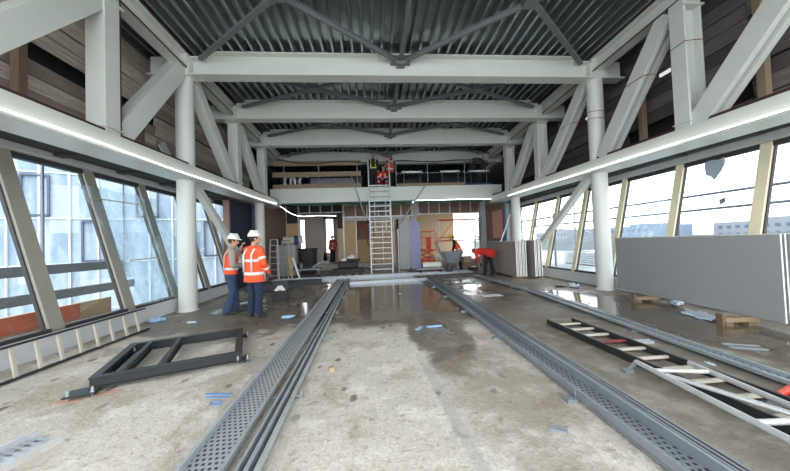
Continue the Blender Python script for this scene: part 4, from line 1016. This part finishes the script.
# red pipes in the wall opening
t = thing('sprinkler_pipe', 'red pipework inside the opening left of the ladder', 'pipe', (0, 17.3, 0)); b = BM(); pipe(b, [(-.85, 0, 2.45), (-.25, 0, 2.45), (-.25, 0, 1.5), (-.05, 0, 1.1), (-.02, 0, .36)], .035, 8); obj('pipe', b, 'redtube', t, smooth=True); b = BM(); pipe(b, [(-.6, 0, 2.7), (-.6, 0, 2.45)], .03, 8); obj('riser', b, 'redtube', t)
# orange lift
t = thing('scissor_lift', 'orange scissor lift parked behind the lilac board', 'lift', (2.98, 16.1, 0))
cub('base', -.36, .36, -.5, .5, .15, .45, 'orangeply', t, .02)
for x in (-.3, .3):
    for y in (-.35, .35): b = BM(); tube(b, (x-.04, y, .15), (x+.04, y, .15), .15, 18); obj('wheel', b, 'blackmatt', t)
b = BM()
for k in range(2):
    for s in (-1, 1): beam(b, (-.3*s, -.3, .45+k*.25), (.3*s, -.3, .70+k*.25), .04, .05); beam(b, (-.3*s, .3, .45+k*.25), (.3*s, .3, .70+k*.25), .04, .05)
obj('scissor_arm', b, 'orangeply', t); cub('platform', -.38, .38, -.55, .55, .95, 1.02, 'orangeply', t)
for x in (-.36, -.12, .12, .36): rod('guard_post', (x, -.53, 1.02), (x, -.53, 1.98), .018, 'orangeply', t)
for z in (1.35, 1.66, 1.98): rod('guard_bar', (-.37, -.53, z), (.37, -.53, z), .018, 'orangeply', t); rod('guard_bar', (-.37, .53, z), (.37, .53, z), .018, 'orangeply', t)
cub('mast_box', .05, .3, .3, .5, 1.02, 1.7, 'red', t)
# rolling tower scaffold with orange braces
t = thing('rolling_tower', 'aluminium rolling tower with orange rails behind the mortar barrow', 'scaffold tower', (4.6, 16.3, 0))
for x in (-.95, 1.3):
    for y in (-.3, .35): rod('standard', (x, y, .1), (x, y, 2.65), .026, 'alu', t); b = BM(); tube(b, (x-.03, y, .08), (x+.03, y, .08), .08, 14); obj('caster', b, 'blackmatt', t)
    for z in (.5, .85, 1.2, 1.55, 1.9, 2.25, 2.6): rod('rung', (x, -.3, z), (x, .35, z), .018, 'alu', t)
for z in (1.45, 1.62, 2.60): rod('orange_rail', (-.95, -.32, z), (1.3, -.32, z), .024, 'orangeply', t); rod('orange_rail', (-.95, .37, z), (1.3, .37, z), .024, 'orangeply', t)
rod('diagonal', (-.95, -.34, 1.5), (-.1, -.34, 2.5), .022, 'orangeply', t); rod('diagonal', (1.3, -.34, 1.5), (.3, -.34, 2.35), .022, 'orangeply', t); rod('diagonal', (-.95, -.34, .5), (1.3, -.34, 1.5), .02, 'alu', t)
cub('platform', -.93, 1.28, -.28, .33, 1.40, 1.44, 'plankx', t)
# mortar barrow
t = thing('mortar_barrow', 'grey tub barrow with raised handles in front of the orange worker', 'barrow', (3.5, 12.95, 0), rad(-8))
b = BM(); loft(b, [ring(b, (0, 0, .48), (1, 0, 0), (0, 1, 0), .30, .24, 20, 5), ring(b, (0, 0, .96), (1, 0, 0), (0, 1, 0), .50, .36, 20, 5)]); obj('tub', b, 'galvd', t)
b = BM(); tube(b, (-.03, .0, .19), (.04, 0, .19), .19, 22); bmesh.ops.rotate(b, cent=(0, 0, .19), matrix=Matrix.Rotation(pi/2, 3, 'Z'), verts=b.verts); bmesh.ops.translate(b, vec=(-.15, 0, 0), verts=b.verts); obj('wheel', b, 'blackmatt', t, smooth=True)
for y in (-.22, .22): rod('handle', (-.68, y, 1.42), (-.35, y, .50), .022, 'galvd', t); rod('leg', (.28, y, 0), (.22, y, .50), .02, 'galvd', t); rod('fork', (-.15, y*.4, .19), (-.1, y, .50), .02, 'galvd', t)
b = BM(); beam(b, (-.70, 0, 1.43), (-.46, 0, .86), .40, .02, (1, 0, 0)); obj('tipping_plate', b, 'galvd', t)
t = thing('flat_trolley', 'flat trolley with pale rolls left of the mortar barrow', 'trolley', (2.55, 13.3, 0)); cub('deck', -.62, .62, -.25, .25, .18, .24, 'galvd', t)
for x in (-.45, .45):
    for y in (-.2, .2): b = BM(); tube(b, (x-.03, y, .09), (x+.03, y, .09), .09, 14); obj('wheel', b, 'blackmatt', t)
t = thing('film_roll', 'white roll lying on the flat trolley', 'roll', (2.65, 13.25, .245)); b = BM(); tube(b, (-.42, 0, .13), (.42, .04, .13), .13, 22); obj('roll', b, 'boardedge', t, smooth=True); b = BM(); tube(b, (-.44, 0, .13), (-.418, 0, .13), .05, 14); obj('core', b, 'cavity', t)
t = thing('power_unit', 'small red power unit standing behind the white roll', 'machine', (2.75, 13.75, 0)); cub('body', -.16, .16, -.14, .14, .06, .55, 'red', t, .03); cub('base', -.2, .2, -.17, .17, 0, .06, 'blackmatt', t); b = BM(); pipe(b, [(-.12, 0, .55), (-.12, 0, .7), (.12, 0, .7), (.12, 0, .55)], .02, 8); obj('handle', b, 'blackmatt', t)
for k, (x, y, z, sx, sy, sz, m, lab) in enumerate(((4.70, 14.75, 0, .5, .4, .32, 'cavity', 'lower brown carton right of the mortar barrow'), (4.72, 14.78, .322, .42, .36, .3, 'sand', 'tan carton on top of the lower brown carton'), (5.75, 14.2, 0, .40, .4, .42, 'plaster', 'pale carton at the foot of the raking prop'), (4.55, 13.3, 0, .35, .3, .2, 'blackmatt', 'small black carton in front of the brown carton'))):
    t = thing('carton', lab, 'carton', (x, y, z), rad(10*k)); cub('box', -sx/2, sx/2, -sy/2, sy/2, 0, sz, m, t, .01); cub('tape', -sx/2-.002, sx/2+.002, -.03, .03, sz-.002, sz+.003, 'plasticw', t)
for lab, a_, c_, m in (('dark raking prop leaning from the rear pier to the floor', (6.05, 15.9, 2.75), (4.95, 13.6, .02), 'galvd'), ('pale raking prop standing behind the first upright stack', (6.42, 13.3, 2.55), (5.30, 13.1, .02), 'alu')):
    t = thing('raking_prop', lab, 'prop'); b = BM(); tube(b, a_, c_, .03, 12); obj('outer_tube', b, m, t, smooth=True); q = Vector(a_).lerp(Vector(c_), .35); b = BM(); tube(b, a_, q, .022, 10); obj('inner_tube', b, m, t)
    b = BM(); box(b, (c_[0], c_[1], .01), (.14, .14, .02)); obj('foot_plate', b, m, t); b = BM(); box(b, q, (.09, .06, .05)); obj('collar', b, 'galv', t)
# pinkish window in the rear right wall, its light painted on a plate
b = BM(); bx(b, 6.44, 6.452, 14.2, 15.4, 1.5, 2.9); struct('trim_9', b, plain('raw_pink_render', hexc(226, 170, 150), .8))

# ================================================================== THINGS ON THE FLOOR
t = thing('tool_case', 'open black tool case with white papers on the floor right of the two men', 'case', (-2.52, 8.25, 0), rad(10)); cub('tray', -.20, .20, -.14, .14, 0, .24, 'blackmatt', t, .01); b = BM(); box(b, (0, .17, .36), (.40, .02, .26), Euler((rad(-12), 0, 0))); obj('lid', b, 'blackmatt', t)
for k, (x, a) in enumerate(((-.05, 40), (.06, -35))):
    b = BM(); box(b, (x, -.02, .29), (.10, .02, .18), Euler((.2, rad(a), 0))); obj('paper', b, 'boardedge', t)
t = thing('black_beam', 'long black steel beam lying on the floor behind the two men', 'beam', (-4.05, 9.75, 0)); b = BM(); hbeam(b, (0, 0, .13), (1.75, .25, .13), .14, .20, (0, 0, 1), .014, .01); obj('section', b, 'black', t)
for x in (.15, 1.55): cub('packer', x-.06, x+.06, -.08+x*.14, .10+x*.14, 0, .03, 'post', t)
t = thing('black_beam', 'second black steel beam lying further back beside the left kerb', 'beam', (-4.2, 10.9, 0)); b = BM(); hbeam(b, (0, 0, .10), (2.3, .3, .10), .14, .20, (0, 0, 1), .014, .01); obj('section', b, 'black', t)
def wrap(lab, x, y, s, m, seed, flat=.25, z=0):
    rnd = random.Random(seed); t = thing('plastic_scrap', lab, 'plastic', (x, y, z), rnd.uniform(0, 3)); b = BM(); bmesh.ops.create_icosphere(b, subdivisions=3, radius=1)
    for v in b.verts:
        k = 1+.32*sin(v.co.x*5+seed)*cos(v.co.y*6+seed*2)+.15*rnd.uniform(-1, 1); v.co = Vector((v.co.x*s*k, v.co.y*s*.5*k, max(0, (v.co.z*.5+.45))*s*flat*k))
    obj('crumpled_film', b, m, t, smooth=True); return t
wrap('crumpled blue plastic wrap on the floor beside the boots of the man in long jacket', -1.70, 6.02, .12, 'plastic', 1, .5)
wrap('pale plastic scrap lying on the wet floor right of the left column', -3.55, 6.1, .09, 'plasticw', 2, .3)
wrap('long pale film scrap on the floor behind the two men', -3.35, 7.9, .22, 'plasticw', 3, .12)
wrap('blue film scrap at the end of the left kerb by the round column', -4.35, 6.35, .13, 'plastic', 4, .6)
wrap('white plastic bag crumpled beside the foot of the right round column', 5.55, 7.9, .14, 'plasticw', 5, .8)
wrap('dark scrap of film left of the white bag at the right column', 5.25, 8.05, .14, 'blackmatt', 6, .3)
wrap('clear wrapping bunched under the large grey boards', 5.42, 4.62, .34, 'plasticw', 7, .12)
wrap('second clear wrapping lying under the large grey boards nearer the far bearer', 5.95, 5.45, .22, 'plasticw', 8, .3)
wrap('small white scrap in the middle of the right bay beside the black ladder', 3.52, 2.92, .05, 'plasticw', 9, .3)
wrap('tiny white scrap on the wet floor behind the puddle', .72, 8.2, .08, 'plasticw', 10, .2)
def channel(lab, x, y, a, L, w=.07, m='galv', h=.04):
    t = thing('channel_offcut', lab, 'offcut', (x, y, 0), a); b = BM(); bx(b, -L/2, L/2, -w/2, w/2, 0, .004); obj('base', b, m, t)
    for s in (-1, 1): b = BM(); bx(b, -L/2, L/2, s*w/2-.002, s*w/2+.002, 0, h); obj('flange', b, m, t)
channel('short bright channel offcut lying between the black ladder and the slim tray', 3.42, 3.62, rad(-10), .26)
channel('grey metal offcut lying between the slim tray and the large boards', 4.42, 3.28, rad(-25), .34, .14, 'galvd', .015)
channel('small metal clip lying in the middle bay near the right trunking', 1.30, 2.10, rad(-30), .12, .05, 'galvd', .02)
channel('galvanised offcut lying in the right bay near the bending worker', 3.05, 9.7, rad(10), .38, .12)
channel('pale offcut on the wet floor in the right bay', 2.95, 7.3, rad(4), .5, .2, 'greyboard', .012)
channel('blue grey offcut in the brown patch of the middle bay', .72, 4.85, rad(60), .22, .05, 'plastic', .012)
channel('second blue grey offcut right of the first in the brown patch', .98, 4.9, rad(5), .26, .05, 'plastic', .012)
t = thing('timber_offcut', 'small pale timber cube on the floor beside the left trunking', 'offcut', (-.50, 3.40, 0), rad(20)); cub('cube', -.03, .03, -.03, .03, 0, .05, 'timber', t, .003)
def mark(lab, m, bars):
    t = thing('spray_mark', lab, 'marking'); b = BM()
    for p0, p1, w in bars: beam(b, (*p0, .0015), (*p1, .0015), w, .003)
    obj('paint', b, m, t)
mark('blue sprayed setting out mark on the floor left of the trunking', 'chalk', [((-1.67, 3.07), (-1.40, 3.035), .032), ((-1.63, 3.0), (-1.40, 2.97), .028), ((-1.53, 2.92), (-1.45, 2.91), .014), ((-1.535, 2.92), (-1.50, 2.85), .014), ((-1.51, 2.87), (-1.42, 2.865), .014), ((-1.45, 2.91), (-1.41, 2.86), .014), ((-1.50, 2.845), (-1.41, 2.84), .014)])
mark('orange sprayed mark under the front bolts of the black floor frame', 'chalkr', [((-3.05, 3.10), (-2.85, 3.14), .05), ((-2.80, 3.22), (-2.62, 3.30), .05)])
# film and scraps on the glazing
def rake(side, y, z):  # room side face of the raked glass
    if side < 0: f = (z-.30)/2.70; return (-4.70-.76*f, y, z)
    f = (z-.31)/2.61; return (6.40+.6*f, y, z)
t = thing('protective_film', 'loose clear protective film taped over the third and fourth left windows', 'film'); b = BM(); nx, nz = 14, 16; rnd = random.Random(5); vs = []
for i in range(nx+1):
    col_ = []
    for j in range(nz+1):
        y = 5.75+i*(2.0/nx)+(.55*(1-j/nz) if i else .55*(1-j/nz)); z = .34+j*(2.35/nz); q = rake(-1, y, z); col_.append(b.verts.new((q[0]+.11+.025*sin(y*9+z*3)+rnd.uniform(0, .012), q[1], q[2])))
    vs.append(col_)
for i in range(nx):
    for j in range(nz): b.faces.new((vs[i][j], vs[i+1][j], vs[i+1][j+1], vs[i][j+1]))
obj('sheet', b, 'film', t, smooth=True)
for z, y0, y1 in ((2.45, 6.0, 7.3), (1.25, 6.3, 7.4)):
    b = BM(); q0 = rake(-1, y0, z); q1 = rake(-1, y1, z+.03); beam(b, (q0[0]+.15, y0, z), (q1[0]+.15, y1, z+.03), .004, .02); obj('tape', b, 'sand', t)
t = thing('film_scrap', 'dark blue grey scrap of film stuck to the top of a right hand window', 'film'); b = BM(); pp = [(5.62, 2.84), (5.5, 2.87), (5.38, 2.83), (5.27, 2.86), (5.25, 2.74), (5.29, 2.6), (5.36, 2.48), (5.40, 2.43), (5.47, 2.52), (5.56, 2.56), (5.60, 2.7)]
b.faces.new([b.verts.new((rake(1, y, z)[0]-.03, y, z)) for y, z in pp]); o = obj('scrap', b, plain('film_blue_grey', hexc(170, 186, 198), .5), t); o.modifiers.new('t', 'SOLIDIFY').thickness = .006
t = thing('film_scrap', 'small grey tab stuck in the middle of a right hand window', 'film'); b = BM(); b.faces.new([b.verts.new((rake(1, y, z)[0]-.02, y, z)) for y, z in ((5.28, 2.02), (5.18, 2.06), (5.16, 1.97), (5.24, 1.92))]); o = obj('tab', b, 'galvd', t); o.modifiers.new('t', 'SOLIDIFY').thickness = .005
# gallery posts, tools and wires
for lab, x, y, z1 in (('brown timber post on the left gallery nearest the camera', -5.28, 4.88, 6.0), ('short timber post on the left gallery behind the second diagonal', -5.28, 7.25, 4.55), ('pale timber post on the right gallery nearest the camera', 6.95, 4.62, 6.0), ('timber post on the right gallery behind the long diagonal', 6.95, 6.95, 5.6)):
    t = thing('timber_post', lab, 'post', (x, y, zc(y)+.24)); h = z1-zc(y)-.24; cub('shaft', -.06, .06, -.06, .06, 0, h, 'post' if x < 0 else 'timber', t); cub('sole_plate', -.09, .09, -.12, .12, 0, .03, 'post', t)
t = thing('yellow_tool', 'small yellow tool lying on the left gallery floor', 'tool', (-4.95, 5.15, zc(5.15)+.24)); cub('body', -.07, .07, -.09, .09, 0, .08, 'yellow', t, .02); b = BM(); tube(b, (0, -.08, .05), (0, -.26, .03), .02, 8); obj('handle', b, 'blackmatt', t)
t = thing('leaning_board', 'pale board leaning on the left gallery beside the tall round column', 'board', (-4.98, 8.1, zc(8.1)+.24)); b = BM(); beam(b, (0, 0, 0), (-.1, -.45, .75), .03, .28, (0, 1, 0)); obj('plank', b, 'greyboard', t)
t = thing('temporary_wire', 'thin red wire strung across the right truss posts and the round column', 'wire'); b = BM()
def loop(y, z, w, d, dz):
    return [(XR-d, y-w, z), (XR+d, y-w, z+dz), (XR+d, y+w, z+dz), (XR-d, y+w, z-.02), (XR-d, y-w, z)]
for pts in (loop(5.06, 4.92, .15, .20, .04), loop(6.02, 4.78, .24, .17, .03), loop(8.35, 4.72, .22, .17, .03)):
    b = BM(); pipe(b, pts, .007, 6); obj('wire', b, 'wire', t)
for z0 in (4.50, 4.68):
    b = BM(); pipe(b, [(XR+.213*cos(a), 7.36+.213*sin(a), z0+.04*sin(a)) for a in [2*pi*i/16 for i in range(17)]], .006, 6); obj('loop', b, 'wire', t)
for k, (y, x) in enumerate(((6.2, 6.85), (8.6, 6.85))):
    t = thing('roof_light', ['bright work light on the right gallery behind the long diagonal', 'bright work light on the right gallery behind the round column'][k], 'light', (x, y, 5.05)); cub('lamp', -.04, .0, -.13, .13, 0, .07, emit('work_light', (.95, .97, 1), .55), t); cub('housing', 0, .05, -.15, .15, -.01, .09, 'blackmatt', t); rod('bracket', (.02, 0, .1), (.2, 0, .3), .012, 'galvd', t)  # glowing panels added to imitate faint light glimpses, no real work lights
